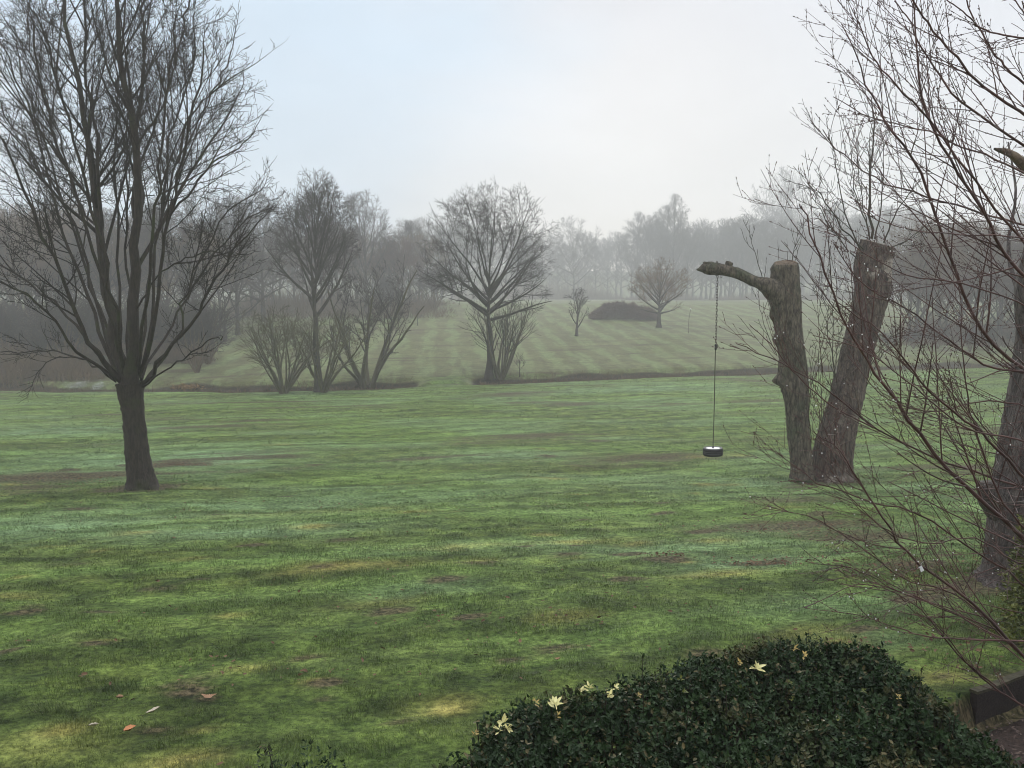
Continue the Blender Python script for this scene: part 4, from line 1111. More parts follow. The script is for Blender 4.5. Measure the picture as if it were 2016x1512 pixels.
# snowdrops on the bank
def snowdrops():
    r = np.random.default_rng(6)
    for (px, py, rx, n, lab) in [(152, 760, 1.0, 190, 'drift of white snowdrops on the bank, left of the big tree trunk, farther from it'), (194, 761, .55, 170, 'denser clump of white snowdrops on the bank close to the big tree trunk')]:
        p = hit(px, py + 3); t = thing('snowdrop_clump', p, lab, 'flowers', 'snowdrop clumps on the left bank')
        x = r.normal(0, .42, n) * rx; y = r.normal(0, .18, n); z = ground(p[0] + x, p[1] + y) - p[2]
        st = Tubes().add(np.stack([np.column_stack([x, y, z]), np.column_stack([x + r.normal(0, .02, n), y, z + .16])], 1), np.tile([.006, .004], (n, 1)), 3)
        obj('stems', st.mesh('stems'), M['flower_leaf'], t)
        C_ = np.column_stack([x, y, z + r.uniform(.13, .2, n)])
        V, Q, T = rosettes(r, C_, np.tile([[0, 0, -1.0]], (n, 1)), 3, .04, .03, depth=.01)
        obj('flowers', new_mesh('flowers', V, Q, T, False), M['snowdrop'], t)
snowdrops()
# dead golden bracken on the bank right of the trunk
p = hit(372, 768); t = thing('bracken_clump', p, 'golden dead bracken clump on the bank right of the big tree trunk', 'plant')
r = np.random.default_rng(2); n = 260
C_ = np.column_stack([r.normal(0, .55, n), r.normal(0, .25, n), r.uniform(0.02, .28, n)])
V, Q, T = leaves(C_, nrm(r.normal(size=(n, 3)) + np.array([0, 0, .5])), nrm(r.normal(size=(n, 3))), r.uniform(.12, .3, n), r.uniform(.04, .09, n))
obj('fronds', new_mesh('fronds', V, Q, T, False), M['bracken'], t)
# small white bench-like thing in the left wood
p = hit(33, 735); t = thing('white_bucket', p, 'small white plastic tub lying in the dark thicket at the far left', 'tub')
bt = Tubes().add([(0, 0, .02), (.06, 0, .06), (.28, 0, .2), (.34, 0, .24)], [.02, .13, .17, .18], 14)
obj('tub', bt.mesh('tub'), M['tag'], t)
rm = Tubes(); aa = np.linspace(0, 2 * np.pi, 19); rm.add(np.column_stack([.34 + .0 * aa, .18 * np.cos(aa), .24 + .18 * np.sin(aa)]), np.full(19, .018), 5)
obj('rim', rm.mesh('rim'), M['tag'], t)

# ------------------------------------------------------------------ POLLARDED TREE, its limb and sprouts
def crop(x, y): return 1340 + x / 2.749, 450 + y / 2.749      # traced in an enlarged crop of the photograph

def thick_stem(path, Y, dyf, sides, rings, seed, bumps=(), rough=.055, squash=.92, slant=None, flare=0.0):
    """path: (left, right, y) edges in crop coordinates -> verts grid"""
    rng = np.random.default_rng(seed)
    rows = []
    for i, (l, r_, y) in enumerate(path):
        cx, cy = crop((l + r_) / 2, y); rows.append((*at(cx, cy, Y + dyf(i / (len(path) - 1))), (r_ - l) / 2 / 2.749 * Y / FPX))
    g = spline(rows, rings); c = g[:, :3]; rd = g[:, 3]
    T = nrm(np.gradient(c, axis=0))
    ref = np.array([0, 1.0, 0]); U = nrm(np.cross(np.broadcast_to(ref, T.shape), T)); W_ = np.cross(T, U)
    a = np.arange(sides) / sides * 2 * np.pi
    A_, I_ = np.meshgrid(a, np.arange(rings))
    zz = c[:, 2][:, None]
    n1 = fbm(np.cos(A_) * 1.6 + 7 + seed, np.sin(A_) * 1.6 + zz * 1.1, seed, 3) - .5
    ridge = fbm(A_ * sides / 7.5, zz * 2.2 + n1 * 2, seed + 3, 2) - .5
    ridge = ridge * np.minimum(1, 6 * np.minimum(A_, 2 * np.pi - A_))
    mod = 1 + .26 * n1 + rough * 2 * ridge + rough * .25 * rng.standard_normal(A_.shape)
    for (y0, az, amp, wy, wa) in bumps:     # burrs: crop-row, azimuth (0 = photo right, pi = photo left), size
        zc = at(*crop(0, y0), Y)[2]
        da = (A_ - az + np.pi) % (2 * np.pi) - np.pi
        mod = mod + amp * np.exp(-((zz - zc) / wy) ** 2 - (da / wa) ** 2)
    if flare:
        hgt = (c[:, 2] - c[0, 2])[:, None]
        mod = mod + flare * np.exp(-hgt / .35) * (.35 + .65 * np.maximum(0, np.sin(A_ * 4 + seed)))
    V = c[:, None] + (rd[:, None] * mod)[..., None] * (np.cos(A_)[..., None] * U[:, None] + np.sin(A_)[..., None] * W_[:, None] * squash)
    if slant is not None:       # sawn top: tilt the last rings to a plane facing the viewer
        for q in range(1, 5):
            f = (5 - q) / 4.0
            loc = V[-q] - c[-q]
            V[-q, :, 2] += f * (loc[:, 1] * slant[1] + loc[:, 0] * slant[0])
    return c, rd, V, a

def grid_mesh(name, V, off):
    n, s = V.shape[:2]; i = (np.arange(n - 1) * s)[:, None]; j = np.arange(s)[None]; j2 = (j + 1) % s
    Q = np.stack([i + j, i + j2, i + s + j2, i + s + j], -1).reshape(-1, 4)
    return new_mesh(name, V.reshape(-1, 3) - off, Q)

def cap_mesh(name, ring, off, rng, dep=.03):
    """sawn face: concentric rings with a slightly sunken, rough heart"""
    s = len(ring); c = ring.mean(0); fs = [1.0, .93, .8, .62, .42, .22]; rows = []
    for k, f in enumerate(fs):
        r_ = c + (ring - c) * f; r_ = r_ + (rng.normal(0, .006, r_.shape) if k else 0)
        r_[:, 2] += [.0, .012, .004, -.012, -.02, -.01][k]
        rows.append(r_)
    V = np.concatenate(rows + [c[None]]); Q = []; T = []
    for k in range(len(fs) - 1):
        for j in range(s): Q.append((k * s + j, k * s + (j + 1) % s, (k + 1) * s + (j + 1) % s, (k + 1) * s + j))
    for j in range(s): T.append(((len(fs) - 1) * s + j, (len(fs) - 1) * s + (j + 1) % s, len(V) - 1))
    return new_mesh(name, V - off, np.array(Q), np.array(T))

def pollard():
    rng = np.random.default_rng(44)
    b = hit(1618, 946); Y = b[1]
    t = thing('pollarded_tree', b, 'lopped tree of two thick sawn-off trunks, one carrying the limb that holds the tyre swing', 'tree')
    Lp = [(590, 722, 1352), (598, 716, 1310), (594, 712, 1250), (590, 708, 1200), (576, 696, 1080), (566, 692, 980), (556, 690, 900), (543, 685, 840), (534, 678, 760), (530, 672, 690), (520, 667, 620), (510, 660, 540), (500, 657, 470), (492, 654, 400), (488, 649, 340), (496, 643, 280), (498, 640, 240), (500, 638, 210), (508, 632, 185)]
    c1, r1, V1, a1 = thick_stem(Lp, Y - .25, lambda u: .15 * u, 56, 110, 5, bumps=[(812, math.pi, .70, .13, .28), (700, math.pi, -.10, .2, .6), (590, math.pi * .93, .30, .14, .35), (575, math.pi * 1.3, .22, .14, .4), (530, math.pi * 1.0, -.08, .1, .5), (465, math.pi, .24, .14, .4), (300, math.pi, .28, .3, .5), (215, math.pi, .14, .10, .9), (640, math.pi * 1.6, .14, .15, .35), (980, math.pi * 1.45, .10, .2, .3)], slant=(.10, .34), flare=.10)
    T1 = obj('trunk', grid_mesh('trunk', V1, b), M['bark_ash'], t); T1['label'] = 'thick upright left trunk with burrs on its left side'
    obj('cut_face', cap_mesh('cut_face', V1[-1], b, rng), M['cut_wood'], T1)
    Rp = [(684, 938, 1378), (692, 925, 1335), (705, 925, 1270), (722, 934, 1190), (745, 942, 1120), (775, 958, 1030), (800, 980, 950), (822, 1000, 880), (846, 1010, 800), (862, 1026, 710), (882, 1052, 620), (905, 1078, 530), (925, 1105, 430), (938, 1128, 330), (945, 1132, 230), (958, 1142, 150), (975, 1162, 85)]
    c2, r2, V2, a2 = thick_stem(Rp, Y + .15, lambda u: .5 * u, 60, 110, 8, bumps=[(850, math.pi * .9, .10, .15, .5), (770, math.pi * 1.4, .10, .2, .5), (330, 0.1, .18, .18, .4), (200, math.pi, .10, .18, .6), (120, 0.1, .16, .12, .5)], slant=(.0, .22), flare=.12)
    T2 = obj('trunk', grid_mesh('trunk', V2, b), M['bark_red'], t); T2['label'] = 'thick reddish trunk leaning to the right with a flat sawn top'
    obj('cut_face', cap_mesh('cut_face', V2[-1], b, rng), M['cut_wood'], T2)
    # horizontal limb
    br = [(590, 420, 52), (548, 372, 60), (508, 335, 57), (471, 311, 46), (432, 296, 33), (392, 284, 30), (350, 262, 28), (300, 240, 28), (240, 226, 31), (190, 218, 33), (150, 214, 33), (120, 216, 22), (100, 221, 10), (86, 222, 3)]
    g = spline([(*at(*crop(x, y), Y - .2), r_ / 2.749 * Y / FPX) for x, y, r_ in br], 70)
    s = 26; TT = Tubes(); TT.add(g[:, :3], g[:, 3], s)
    V = TT.V[0].reshape(70, s, 3); cc = g[:, None, :3]; A_, I_ = np.meshgrid(np.arange(s) / s * 6.283, np.arange(70))
    md = 1 + .34 * (fbm(np.cos(A_) * 1.5 + 3, np.sin(A_) * 1.5 + I_ * .18, 3, 3) - .5) + .05 * rng.standard_normal(A_.shape) * np.clip((I_ - 42) / 12., .2, 1.6)
    TT.V[0] = (cc + (V - cc) * md[..., None]).reshape(-1, 3)
    lm = obj('limb', TT.mesh('limb', b), M['bark_ash'], t)
    for (x, y, rr, hh) in [(256, 208, 14, 30), (140, 200, 18, 18), (168, 198, 13, 14), (272, 208, 9, 24), (122, 210, 11, 16), (320, 235, 10, 9), (395, 268, 12, 10)]:
        p0 = at(*crop(x, y), Y - .2); k = Y / FPX / 2.749; stub = Tubes()
        stub.add(spline([p0 - np.array([0, 0, 8 * k]), p0 + np.array([0, 0, hh * .4 * k]), p0 + np.array([2 * k, 0, hh * k])], 5), np.array([1.2, 1.05, .95, 1.05, .85]) * rr * k, 9, caps=True, noise=.12, rng=rng)
        obj('knot', stub.mesh('knot', b), M['bark_ash'], lm)
    # sprouts
    sp = Tubes(); sp2 = Tubes()
    def sprout(pl, r0, kk=(6, 3), tb=sp, sd=.0):
        pts = spline([at(x, y, Y + d) for x, y, d in pl], 13); pts[1:] += rng.normal(0, .007 * np.linalg.norm(pts[-1] - pts[0]), (12, 3))
        rad = np.linspace(r0, r0 * .3, 13); tb.add(pts, rad, 5)
        branch_out(rng, pts[None], rad[None], tb, [(kk[0], .15, .97, 32, 9, .42, .6, 6, .09, .10, 4), (kk[1], .15, .98, 38, 12, .45, .7, 4, .13, .10, 3), (2, .2, .98, 40, 12, .5, .8, 2, .13, .08, 3)], None, .0085)
    sprout([(1716, 470, .4), (1712, 400, .4), (1716, 320, .4), (1722, 240, .3), (1716, 180, .3)], .038, (9, 5))
    sprout([(1722, 470, .6), (1735, 400, .9), (1740, 330, 1.1), (1738, 270, 1.2)], .022)
    sprout([(1740, 478, .4), (1760, 430, .3), (1790, 380, .1), (1830, 330, 0)], .022)
    sprout([(1700, 490, .4), (1660, 450, .2), (1625, 400, 0), (1608, 375, 0), (1570, 360, 0)], .024, (7, 4))
    sprout([(1698, 500, .3), (1670, 440, .4), (1655, 380, .5), (1640, 300, .5), (1632, 255, .5)], .022, (7, 4))
    sprout([(1695, 520, .2), (1650, 470, -.3), (1620, 420, -.5), (1600, 380, -.6)], .018)
    sprout([(1712, 470, .5), (1690, 400, .8), (1680, 340, 1), (1670, 250, 1.1)], .02, (7, 4))
    sprout([(1745, 490, .6), (1790, 470, .8), (1850, 420, 1)], .018)
    sprout([(1712, 472, .2), (1700, 410, -.2), (1690, 330, -.4), (1688, 270, -.5)], .016)
    # from the left trunk: short whips on the limb crotch and on the top
    sprout([(1501, 548, -.2), (1490, 510, -.2), (1478, 470, -.1), (1475, 455, -.1)], .012, (5, 2))
    sprout([(1505, 548, -.2), (1508, 525, -.2), (1509, 508, -.2)], .009, (0 + 1, 1))
    sprout([(1532, 512, -.1), (1532, 490, -.1), (1531, 492 - 20, -.1)], .007, (1, 1))
    sprout([(1550, 512, -.1), (1551, 490, -.1), (1549, 470, -.1)], .007, (1, 1))
    sprout([(1560, 512, -.1), (1566, 480, -.1), (1576, 445, 0)], .011, (4, 2))
    sprout([(1565, 514, -.1), (1578, 470, .1), (1582, 430, .2)], .009, (3, 2))
    # shoots between the trunks and up the side of the left trunk
    for pl in [[(1598, 920, -.3), (1612, 850, -.4), (1618, 780, -.4), (1612, 700, -.4)], [(1606, 925, -.2), (1622, 840, .1), (1640, 740, .2), (1650, 640, .2)], [(1600, 900, -.2), (1592, 820, -.5), (1600, 740, -.6), (1622, 660, -.6)],
               [(1655, 800, 0), (1640, 700, 0), (1622, 620, -.1), (1600, 560, -.1)], [(1642, 760, 0), (1640, 660, .1), (1645, 560, .1), (1640, 480, .1)], [(1700, 770, .2), (1735, 700, .2), (1762, 680, .2)], [(1705, 740, .2), (1730, 690, .3), (1775, 640, .3)]]:
        sprout(pl, .014, (6, 3))
    sprout([(1530, 700, -.3), (1505, 640, -.4), (1495, 600, -.4), (1482, 575, -.4)], .010, (4, 2))
    obj('sprouts', sp.mesh('sprouts', b), M['sprout'], t)
    return t, Y
pol, YP = pollard()

# ------------------------------------------------------------------ TYRE SWING
def swing():
    Y = YP - .2; k = Y / FPX
    top = at(1411, 533, Y); tyre = at(1405.5, 889, Y); x0 = (top[0] + tyre[0]) / 2
    top[0] = tyre[0] = x0
    t = thing('tyre_swing', (x0, Y, tyre[2] - .1), 'car tyre swing with white wheel hanging flat from a chain and rope', 'swing')
    off = np.array(t.location)
    # tyre, lathe profile about the vertical axis
    R0 = 19.8 * k; Hh = .105
    prof = [(R0 * .66, -.085), (R0 * .72, -Hh), (R0 * .90, -Hh * 1.02), (R0 * .985, -Hh * .82), (R0, -Hh * .5), (R0, -Hh * .3), (R0 * .985, -Hh * .28), (R0 * .985, -Hh * .2), (R0 * 1.003, -Hh * .18), (R0 * 1.003, Hh * .18), (R0 * .985, Hh * .2), (R0 * .985, Hh * .28), (R0, Hh * .3), (R0, Hh * .5), (R0 * .985, Hh * .82), (R0 * .90, Hh * 1.02), (R0 * .72, Hh), (R0 * .66, .082), (R0 * .64, .0), (R0 * .66, -.085)]
    ns_ = 56; V = []
    for j in range(ns_):
        a = 2 * math.pi * j / ns_; tr_ = 1 - .008 * (j % 2)
        for (r_, z) in prof:
            q = tr_ if r_ > R0 * .95 else 1
            V.append((r_ * q * math.cos(a), r_ * q * math.sin(a), z))
    m_ = len(prof); Q = [(j * m_ + i, ((j + 1) % ns_) * m_ + i, ((j + 1) % ns_) * m_ + i + 1, j * m_ + i + 1) for j in range(ns_) for i in range(m_ - 1)]
    V = np.array(V); V[:, 2] += .1
    tilt = .03; V[:, 2] += V[:, 0] * tilt
    obj('tyre', new_mesh('tyre', V, np.array(Q)), M['rubber'], t)
    dp = [(R0 * .70, .082), (R0 * .69, .096), (R0 * .60, .100), (R0 * .56, .088), (R0 * .30, .088), (R0 * .20, .100), (R0 * .0, .100)]
    V = np.array([(r_ * math.cos(2 * math.pi * j / 40), r_ * math.sin(2 * math.pi * j / 40), z + .1 + r_ * math.cos(2 * math.pi * j / 40) * tilt) for r_, z in dp for j in range(40)])
    Q = [(i * 40 + j, i * 40 + (j + 1) % 40, (i + 1) * 40 + (j + 1) % 40, (i + 1) * 40 + j) for i in range(len(dp) - 1) for j in range(40)]
    wd = obj('wheel', new_mesh('wheel', V, np.array(Q)), M['white_paint'], t)
    nut = Tubes().add([(0, 0, .195), (0, 0, .22), (0, 0, .24)], [.035, .03, .012], 8, caps=True)
    obj('rope_knot', nut.mesh('rope_knot'), M['black'], t)
    zc = at(1408, 683, Y)[2] - off[2]; zt = top[2] - off[2] - .07
    rp = Tubes().add(np.column_stack([.004 * np.sin(np.linspace(0, 5, 30)), np.zeros(30), np.linspace(.2, zc, 30)]), np.full(30, .0125), 7)
    obj('rope', rp.mesh('rope'), M['rope'], t)
    sh = Tubes(); z = zc
    sh.add([(0, 0, z - .09), (.0, 0, z - .06), (.006, 0, z - .01), (0, 0, z + .05), (0, 0, z + .08)], [.012, .034, .028, .036, .014], 9)
    sh.add([(.02, 0, z - .05), (.055, 0, z + .0), (.04, 0, z + .06)], [.008, .01, .006], 5)
    obj('shackle', sh.mesh('shackle'), M['black'], t)
    ch = Tubes(); pitch = .074; z = zc + .09; i = 0
    aa = np.linspace(0, 2 * np.pi, 17)
    while z < zt + .04:
        lx = .022 * np.cos(aa); lz = .052 * np.sin(aa)
        lz = np.sign(lz) * np.minimum(np.abs(lz) * 1.15, .052)
        P_ = np.column_stack([lx, 0 * aa, z + lz]) if i % 2 == 0 else np.column_stack([lx * .5, lx * .87, z + lz])
        ch.add(P_, np.full(17, .0068), 5); z += pitch; i += 1
    obj('chain', ch.mesh('chain'), M['steel'], t)
    # chain wrapped over the limb, with a loose hanging end
    wr = Tubes(); lc = at(1411, 529, Y) - off; rr = 13.5 * k
    for q in range(16):
        a = q / 16 * 2 * math.pi; c_ = np.array([lc[0] + .01 * math.sin(a * 3), rr * math.sin(a), lc[2] + rr * math.cos(a)])
        tg = np.array([0, math.cos(a), -math.sin(a)]); sd = np.array([1.0, 0, 0]) if q % 2 else np.array([0, math.sin(a), math.cos(a)])
        wr.add(c_[None] + .048 * np.sin(aa)[:, None] * tg + .02 * np.cos(aa)[:, None] * sd, np.full(17, .0068), 5)
    for q in range(2):
        P_ = np.column_stack([.09 + .02 * np.cos(aa), 0 * aa - .03, zt + .0 - q * .07 + .045 * np.sin(aa)]); wr.add(P_, np.full(17, .0068), 5)
    obj('chain_wrap', wr.mesh('chain_wrap'), M['steel'], t)
swing()

# ------------------------------------------------------------------ BIG TRUNK AT THE RIGHT EDGE
def edge_trunk():
    rng = np.random.default_rng(3)
    b = hit(1985, 1145); Y = b[1]; k = Y / FPX
    t = thing('furrowed_tree', b, 'big grey furrowed trunk at the right edge behind the wet branches', 'tree')
    cl = [(2005, 1160, 86), (2010, 1130, 76), (2016, 1060, 70), (2023, 990, 66), (2030, 900, 60), (2040, 820, 54), (2046, 740, 46), (2048, 660, 40), (2050, 560, 44), (2080, 440, 40), (2110, 300, 34), (2140, 120, 28), (2160, -100, 20)]
    g = spline([(*at(x, y, Y), r_ * k) for x, y, r_ in cl], 120); s = 48
    TT = Tubes(); TT.add(g[:, :3], g[:, 3], s); V = TT.V[0].reshape(120, s, 3); cc = g[:, None, :3]
    A_, I_ = np.meshgrid(np.arange(s) / s * 6.283, np.arange(120))
    md = 1 + .2 * (fbm(np.cos(A_) * 1.5 + 3, np.sin(A_) * 1.5 + I_ * .06, 13, 3) - .5) + .012 * rng.standard_normal(A_.shape) + .14 * np.exp(-I_ / 7.) * np.maximum(0, np.sin(A_ * 4)) + .05 * (fbm(np.abs(A_ - 3.14) * 5, I_ * .08, 5, 2) - .5)
    TT.V[0] = (cc + (V - cc) * md[..., None]).reshape(-1, 3)
    tk = obj('trunk', TT.mesh('trunk', b), M['bark_edge'], t)
    st = Tubes(); st.add(spline([at(1975, 1010, Y), at(1952, 985, Y - .1), at(1944, 962, Y - .15), at(1942, 948, Y - .15)], 12), np.array([.16, .16, .15, .14, .13, .125, .12, .115, .11, .105, .10, .085]), 12, caps=True, noise=.04, rng=rng)
    obj('branch_stub', st.mesh('branch_stub', b), M['bark_edge'], tk)
    # dead pale limb ends poking in at the top
    dl = Tubes(); dl.add(spline([at(2110, 420, Y), at(2060, 370, Y - .3), at(2012, 322, Y - .5), at(1988, 302, Y - .6), at(1958, 293, Y - .7)], 16), np.interp(np.linspace(0, 1, 16), [0, .6, .85, 1], [.07, .045, .034, .012]), 9, noise=.06, rng=rng)
    o = obj('dead_limb', dl.mesh('dead_limb', b), M['cut_wood'], t); o['label'] = 'pale broken dead limb'
    l2 = Tubes(); cw = Tubes(); lp = []; lr = []
    for pl, r0, r1 in [([(2050, 560, 0), (2035, 400, .3), (2070, 250, .5), (2065, 120, .5), (2060, -20, .5), (2050, -120, .5)], .08, .03),
                       ([(2040, 620, 0), (2000, 560, .8), (1985, 480, 1.2), (2000, 380, 1.6), (1985, 280, 2)], .035, .01),
                       ([(2080, 440, 0), (2140, 330, .6), (2160, 200, 1), (2120, 60, 1.2)], .12, .04)]:
        p = spline([at(x, y, Y + d) for x, y, d in pl], 14); r_ = np.linspace(r0, r1, 14); l2.add(p, r_, 9); lp.append(p); lr.append(r_)
    obj('limbs', l2.mesh('limbs', b), M['bark_edge'], t)
    branch_out(rng, np.array(lp), np.array(lr), cw, [(6, .25, .98, 45, 12, .30, .3, 7, .10, .05, 5), (5, .15, .98, 42, 12, .45, .5, 5, .12, .04, 4), (4, .15, .98, 42, 12, .5, .6, 3, .14, .03, 3)], None, .005)
    obj('crown', cw.mesh('crown', b), M['twig_wet'], t)
edge_trunk()

# ------------------------------------------------------------------ WET BRANCHES REACHING IN FROM THE RIGHT (near multi-stemmed tree)
def near_tree():
    rng = np.random.default_rng(61)
    bx, by = 5.2, 5.6; b = gp(bx, by)
    t = thing('purple_twigged_tree', b, 'near tree of fine wet purple-brown branches with buds reaching in from the right edge', 'tree')
    LB = [([(2150, 1430, 5.3), (2016, 1293, 5.2), (1905, 1183, 5.1), (1800, 1100, 5.0), (1745, 1030, 4.9), (1700, 960, 4.8), (1655, 890, 4.75), (1600, 850, 4.7)], 6.5, 1.0),
          ([(1960, 1350, 5.4), (1895, 1298, 5.3), (1840, 1232, 5.2), (1800, 1190, 5.1), (1700, 1150, 5.0), (1583, 1197, 5.0)], 3.4, .8),
          ([(2030, 1400, 5.4), (1950, 1348, 5.4), (1900, 1300, 5.3), (1850, 1235, 5.2), (1805, 1205, 5.2)], 4.0, .9),
          ([(2140, 1180, 6.3), (2016, 1062, 6.1), (1930, 985, 6.0), (1850, 905, 5.9), (1790, 830, 5.8), (1745, 760, 5.7), (1700, 700, 5.7), (1650, 600, 5.6), (1615, 520, 5.6), (1585, 430, 5.6), (1575, 400, 5.6)], 8.5, 1.2),
          ([(2140, 1060, 5.6), (2016, 940, 5.5), (1940, 860, 5.4), (1850, 790, 5.3), (1790, 720, 5.2), (1730, 650, 5.1), (1640, 590, 5.1), (1560, 500, 5.0), (1530, 450, 5.0)][:7], 6, 1.2),
          ([(2130, 770, 6.2), (2016, 733, 6.0), (1950, 722, 5.9), (1870, 672, 5.8), (1790, 610, 5.7), (1700, 560, 5.6), (1640, 480, 5.5)], 5, 1),
          ([(2120, 800, 6.6), (2016, 725, 6.5), (1945, 670, 6.4), (1900, 590, 6.3), (1870, 500, 6.2), (1811, 344, 6.1), (1775, 285, 6.0), (1738, 228, 6.0), (1712, 175, 6.0), (1685, 109, 5.9), (1657, 46, 5.9)], 7, 1.0),
          ([(2100, 640, 5.9), (2016, 545, 5.8), (1976, 496, 5.7), (1943, 430, 5.6), (1894, 351, 5.6), (1851, 278, 5.5), (1821, 212, 5.5), (1805, 99, 5.4), (1798, 0, 5.4), (1795, -80, 5.4)], 6.5, 1.4),
          ([(2120, 300, 5.6), (2016, 225, 5.5), (1930, 165, 5.4), (1884, 112, 5.3), (1831, 50, 5.3), (1798, 0, 5.2), (1760, -70, 5.2)], 5, 1.6),
          ([(2120, 350, 6.4), (2016, 285, 6.2), (1950, 242, 6.1), (1881, 192, 6.0), (1844, 139, 6.0), (1811, 89, 5.9), (1785, 33, 5.9), (1761, 0, 5.9)], 4.5, 1.2),
          ([(2120, 390, 5.2), (2016, 341, 5.1), (1957, 311, 5.0), (1884, 285, 5.0), (1838, 262, 4.9), (1765, 245, 4.9), (1699, 225, 4.8), (1639, 190, 4.8)], 3.6, .9),
          ([(2120, 590, 5.4), (2016, 480, 5.3), (1900, 330, 5.2), (1825, 228, 5.2), (1781, 185, 5.1), (1738, 139, 5.1), (1715, 103, 5.1), (1689, 40, 5.0), (1681, 15, 5.0)], 4.5, .9),
          ([(2130, 480, 6.8), (2016, 443, 6.6), (1900, 410, 6.4), (1800, 378, 6.3), (1730, 355, 6.2), (1655, 300, 6.1), (1619, 255, 6.0)], 4, .9),
          ([(2130, 520, 5.0), (2016, 470, 5.0), (1880, 462, 4.9), (1760, 445, 4.8), (1650, 392, 4.7)], 3, .8),
          ([(2130, 1000, 6.6), (2016, 960, 6.4), (1850, 905, 6.2), (1720, 840, 6.1), (1620, 760, 6.0), (1530, 713, 5.9), (1448, 675, 5.9)], 4.6, .9),
          ([(1720, 842, 5.6), (1640, 800, 5.5), (1570, 740, 5.4), (1520, 680, 5.4), (1475, 640, 5.4)], 2.6, .9),
          ([(2140, 1260, 6.4), (2016, 1150, 6.2), (1930, 1093, 6.0), (1800, 1010, 5.9), (1700, 985, 5.8), (1600, 940, 5.7), (1530, 890, 5.6)], 4.6, .9),
          ([(2016, 1262, 4.8), (1900, 1258, 4.8), (1820, 1252, 4.7), (1750, 1230, 4.7), (1680, 1210, 4.6), (1584, 1197, 4.6)], 3, .7),
          ([(1960, 1230, 5.5), (1870, 1165, 5.4), (1780, 1140, 5.3), (1700, 1080, 5.2), (1600, 1020, 5.2), (1500, 1002, 5.1)], 3, .7),
          ([(1990, 1265, 4.9), (1880, 1210, 4.8), (1760, 1160, 4.8), (1680, 1120, 4.7), (1583, 1107, 4.7)], 2.6, .7),
          ([(2140, 940, 5.0), (2016, 870, 5.0), (1900, 840, 4.9), (1800, 760, 4.9), (1700, 690, 4.8), (1600, 660, 4.8), (1520, 640, 4.8)][:6], 4, .9),
          ([(2140, 660, 5.3), (2016, 600, 5.2), (1900, 560, 5.1), (1780, 540, 5.1), (1690, 490, 5.0), (1610, 430, 5.0)], 3.4, .8),
          ([(2130, 90, 5.4), (2016, 75, 5.3), (1940, 60, 5.3), (1900, 25, 5.2), (1850, -10, 5.2)], 3.4, 1.2),
          ([(2120, 250, 6.0), (2010, 160, 5.9), (1960, 110, 5.9), (1910, 20, 5.9), (1890, -60, 5.8)], 4.2, 1.3),
          ([(2140, 1120, 5.8), (2016, 1040, 5.7), (1960, 960, 5.6), (1925, 860, 5.6), (1900, 760, 5.5), (1895, 640, 5.5), (1880, 520, 5.5)], 4.6, .9),
          ([(2140, 860, 5.7), (2016, 800, 5.6), (1930, 790, 5.6), (1840, 810, 5.5), (1740, 780, 5.4), (1670, 700, 5.4)], 3.4, .8),
          ([(2140, 1100, 5.1), (2016, 1110, 5.0), (1920, 1060, 5.0), (1830, 1070, 4.9), (1740, 1040, 4.9), (1650, 960, 4.8)], 3.2, .8)]
    st = Tubes(); tw = Tubes(); lp = []; lr = []; hub = b + np.array([0, 0, .5])
    for pl, r0, r1 in LB:
        w_ = [at(x, y, d) for x, y, d in pl]; k = w_[0][1] / FPX
        p = spline(w_, 23); L_ = np.linalg.norm(p[-1] - p[0])
        p[2:] += rng.normal(0, .0018, (21, 3)) * L_
        r_ = (r0 * .64 + (r1 * .75 - r0 * .64) * np.linspace(0, 1, 23) ** .75) * k
        st.add(p, r_, 7); lp.append(p); lr.append(r_)
        if pl[0][0] > 2030:       # join to the stool beyond the edge
            d0 = nrm(p[0] - p[1]); mid = p[0] + d0 * .5
            st.add(spline([hub + rng.normal(0, .05, 3) - np.array([0, 0, .55]), hub + rng.normal(0, .12, 3) + np.array([0, 0, max(0, (p[0][2] - hub[2]) * .35)]), mid, p[0]], 16), np.linspace(max(.035, r_[0] * 1.8), r_[0], 16), 7)
    obj('stems', st.mesh('stems', b), M['twig_wet'], t)
    lp = np.array(lp); lr = np.array(lr)
    all_tw = []
    P_, D_, L_, R_ = kids(rng, lp, lr, 23, .04, .95, 32, 10, .29, .55, .0022, None, .2)
    D_ = nrm(D_ + np.array([-.06, 0, .06])); L_ = np.minimum(L_, 1.3)
    a1, r1 = grow(rng, P_, D_, L_, R_, 9, .028, .02, .4); tw.add(a1, r1, 5); all_tw.append(a1)
    P_, D_, L_, R_ = kids(rng, a1, r1, 5, .12, .95, 34, 10, .42, .65, .0017, None, .08)
    a2, r2 = grow(rng, P_, D_, np.minimum(L_, .7), R_, 6, .035, .025, .55); tw.add(a2, r2, 4); all_tw.append(a2)
    P_, D_, L_, R_ = kids(rng, a2[::2], r2[::2], 2, .2, .95, 38, 12, .4, .8, .0015, None, .04)
    a3, r3 = grow(rng, P_, D_, L_, R_, 3, .07, .03, .7); tw.add(a3, r3, 3)
    obj('twigs', tw.mesh('twigs', b), M['twig_wet'], t)
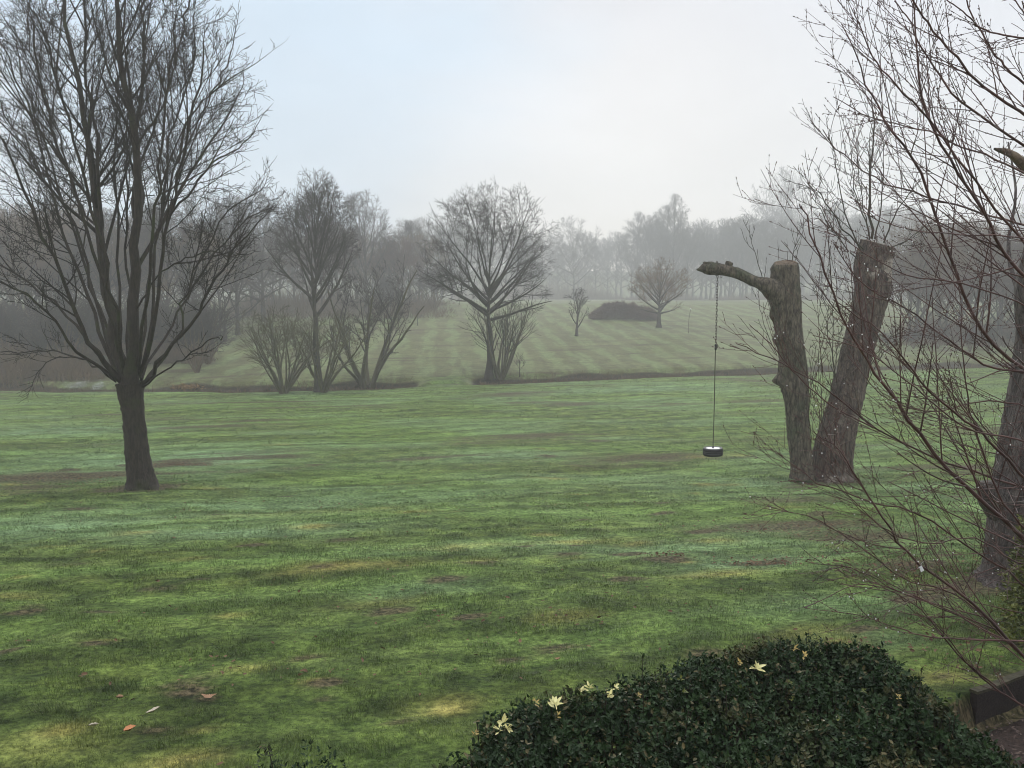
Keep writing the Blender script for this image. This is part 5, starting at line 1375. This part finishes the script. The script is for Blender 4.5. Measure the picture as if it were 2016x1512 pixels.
    # buds: little pointed nodules sitting along the twigs
    def buds(a, per, ln, rd):
        n = a.shape[1] - 1; B = len(a); i = rng.integers(0, n, (B, per)); f = rng.uniform(0, 1, (B, per, 1)); ii = np.arange(B)[:, None]
        p0 = a[ii, i] * (1 - f) + a[ii, i + 1] * f; T_ = nrm(a[ii, i + 1] - a[ii, i]); rv = rng.normal(size=p0.shape); rv = nrm(rv - (rv * T_).sum(-1, keepdims=True) * T_)
        D = nrm(T_ + rv * .7).reshape(-1, 3); p0 = p0.reshape(-1, 3); l = ln * rng.uniform(.7, 1.2, len(p0))[:, None]
        return np.stack([p0, p0 + D * l * .45, p0 + D * l], 1), np.tile([rd * .6, rd, rd * .15], (len(p0), 1))
    bd = Tubes()
    for a, per, ln in ((a1, 6, .014), (a2, 3, .012), (lp, 14, .015)): bd.add(*buds(a, per, ln, .0034), 4)
    tip = a2[:, -1]; dt = nrm(a2[:, -1] - a2[:, -2]); bd.add(np.stack([tip - dt * .002, tip + dt * .006, tip + dt * .014], 1), np.tile([.002, .0036, .0005], (len(tip), 1)), 4)
    o = obj('buds', bd.mesh('buds', b), M['twig_wet'], t); o['kind'] = 'stuff'
    # water drops hanging under the twigs
    dr = Tubes(); a = np.concatenate([a1[:, 4], a1[:, 7], a2[:, 3]]); a = a[rng.choice(len(a), 330, replace=False)]
    c0 = a - np.array([0, 0, .004]); z_ = np.array([0, 0, 1.0])
    dr.add(np.stack([c0 + z_ * .004, c0 + z_ * .001, c0 - z_ * .0025, c0 - z_ * .0055], 1), np.tile([.0008, .0038, .0044, .0008], (len(c0), 1)), 7)
    o = obj('water_drops', dr.mesh('water_drops', b), M['drop'], t); o['kind'] = 'stuff'
    return lp
near_tree()

# white plant label tied on a low twig
p = at(1814, 1120, 4.95); t = thing('plant_tag', p, 'small white plastic tag hanging on a low wet branch', 'tag')
w2, h2, d2 = .011, .018, .0012
V = np.array([(x, y, z) for y in (-d2, d2) for x, z in ((-w2, h2), (w2, h2), (w2, -h2), (-w2, -h2))]); cth, sth = math.cos(.5), math.sin(.5)
V = np.column_stack([V[:, 0] * cth - V[:, 2] * sth, V[:, 1], V[:, 0] * sth + V[:, 2] * cth])
obj('plate', new_mesh('plate', V, np.array([(0, 1, 2, 3), (7, 6, 5, 4), (0, 4, 5, 1), (1, 5, 6, 2), (2, 6, 7, 3), (3, 7, 4, 0)]), None, False), M['tag'], t)
tie = Tubes().add(spline([(-.005, 0, .015), (.0, 0.004, .035), (.012, 0, .05)], 6), np.full(6, .0008), 4)
obj('tie', tie.mesh('tie'), M['tag'], t)

# ------------------------------------------------------------------ HAZE
def haze():
    x0, x1, y0, y1, z0, z1 = -430, 430, -20, 450, -1.2, 72
    V = np.array([(x, y, z) for z in (z0, z1) for x, y in ((x0, y0), (x1, y0), (x1, y1), (x0, y1))], float)
    Q = np.array([(3, 2, 1, 0), (4, 5, 6, 7), (0, 1, 5, 4), (1, 2, 6, 5), (2, 3, 7, 6), (3, 0, 4, 7)])
    me = new_mesh('haze', V, Q, None, False)
    m = bpy.data.materials.new('haze'); m.use_nodes = True; t = m.node_tree; t.nodes.clear()
    o = t.nodes.new('ShaderNodeOutputMaterial'); v = t.nodes.new('ShaderNodeVolumePrincipled')
    v.inputs['Color'].default_value = (.98, .98, .98, 1); v.inputs['Density'].default_value = HAZE; v.inputs['Anisotropy'].default_value = .1
    t.links.new(v.outputs[0], o.inputs['Volume'])
    tag(obj('haze', me, m), label='thin cold mist filling the air over the fields', kind='stuff')
HAZE = 0.0021
haze()
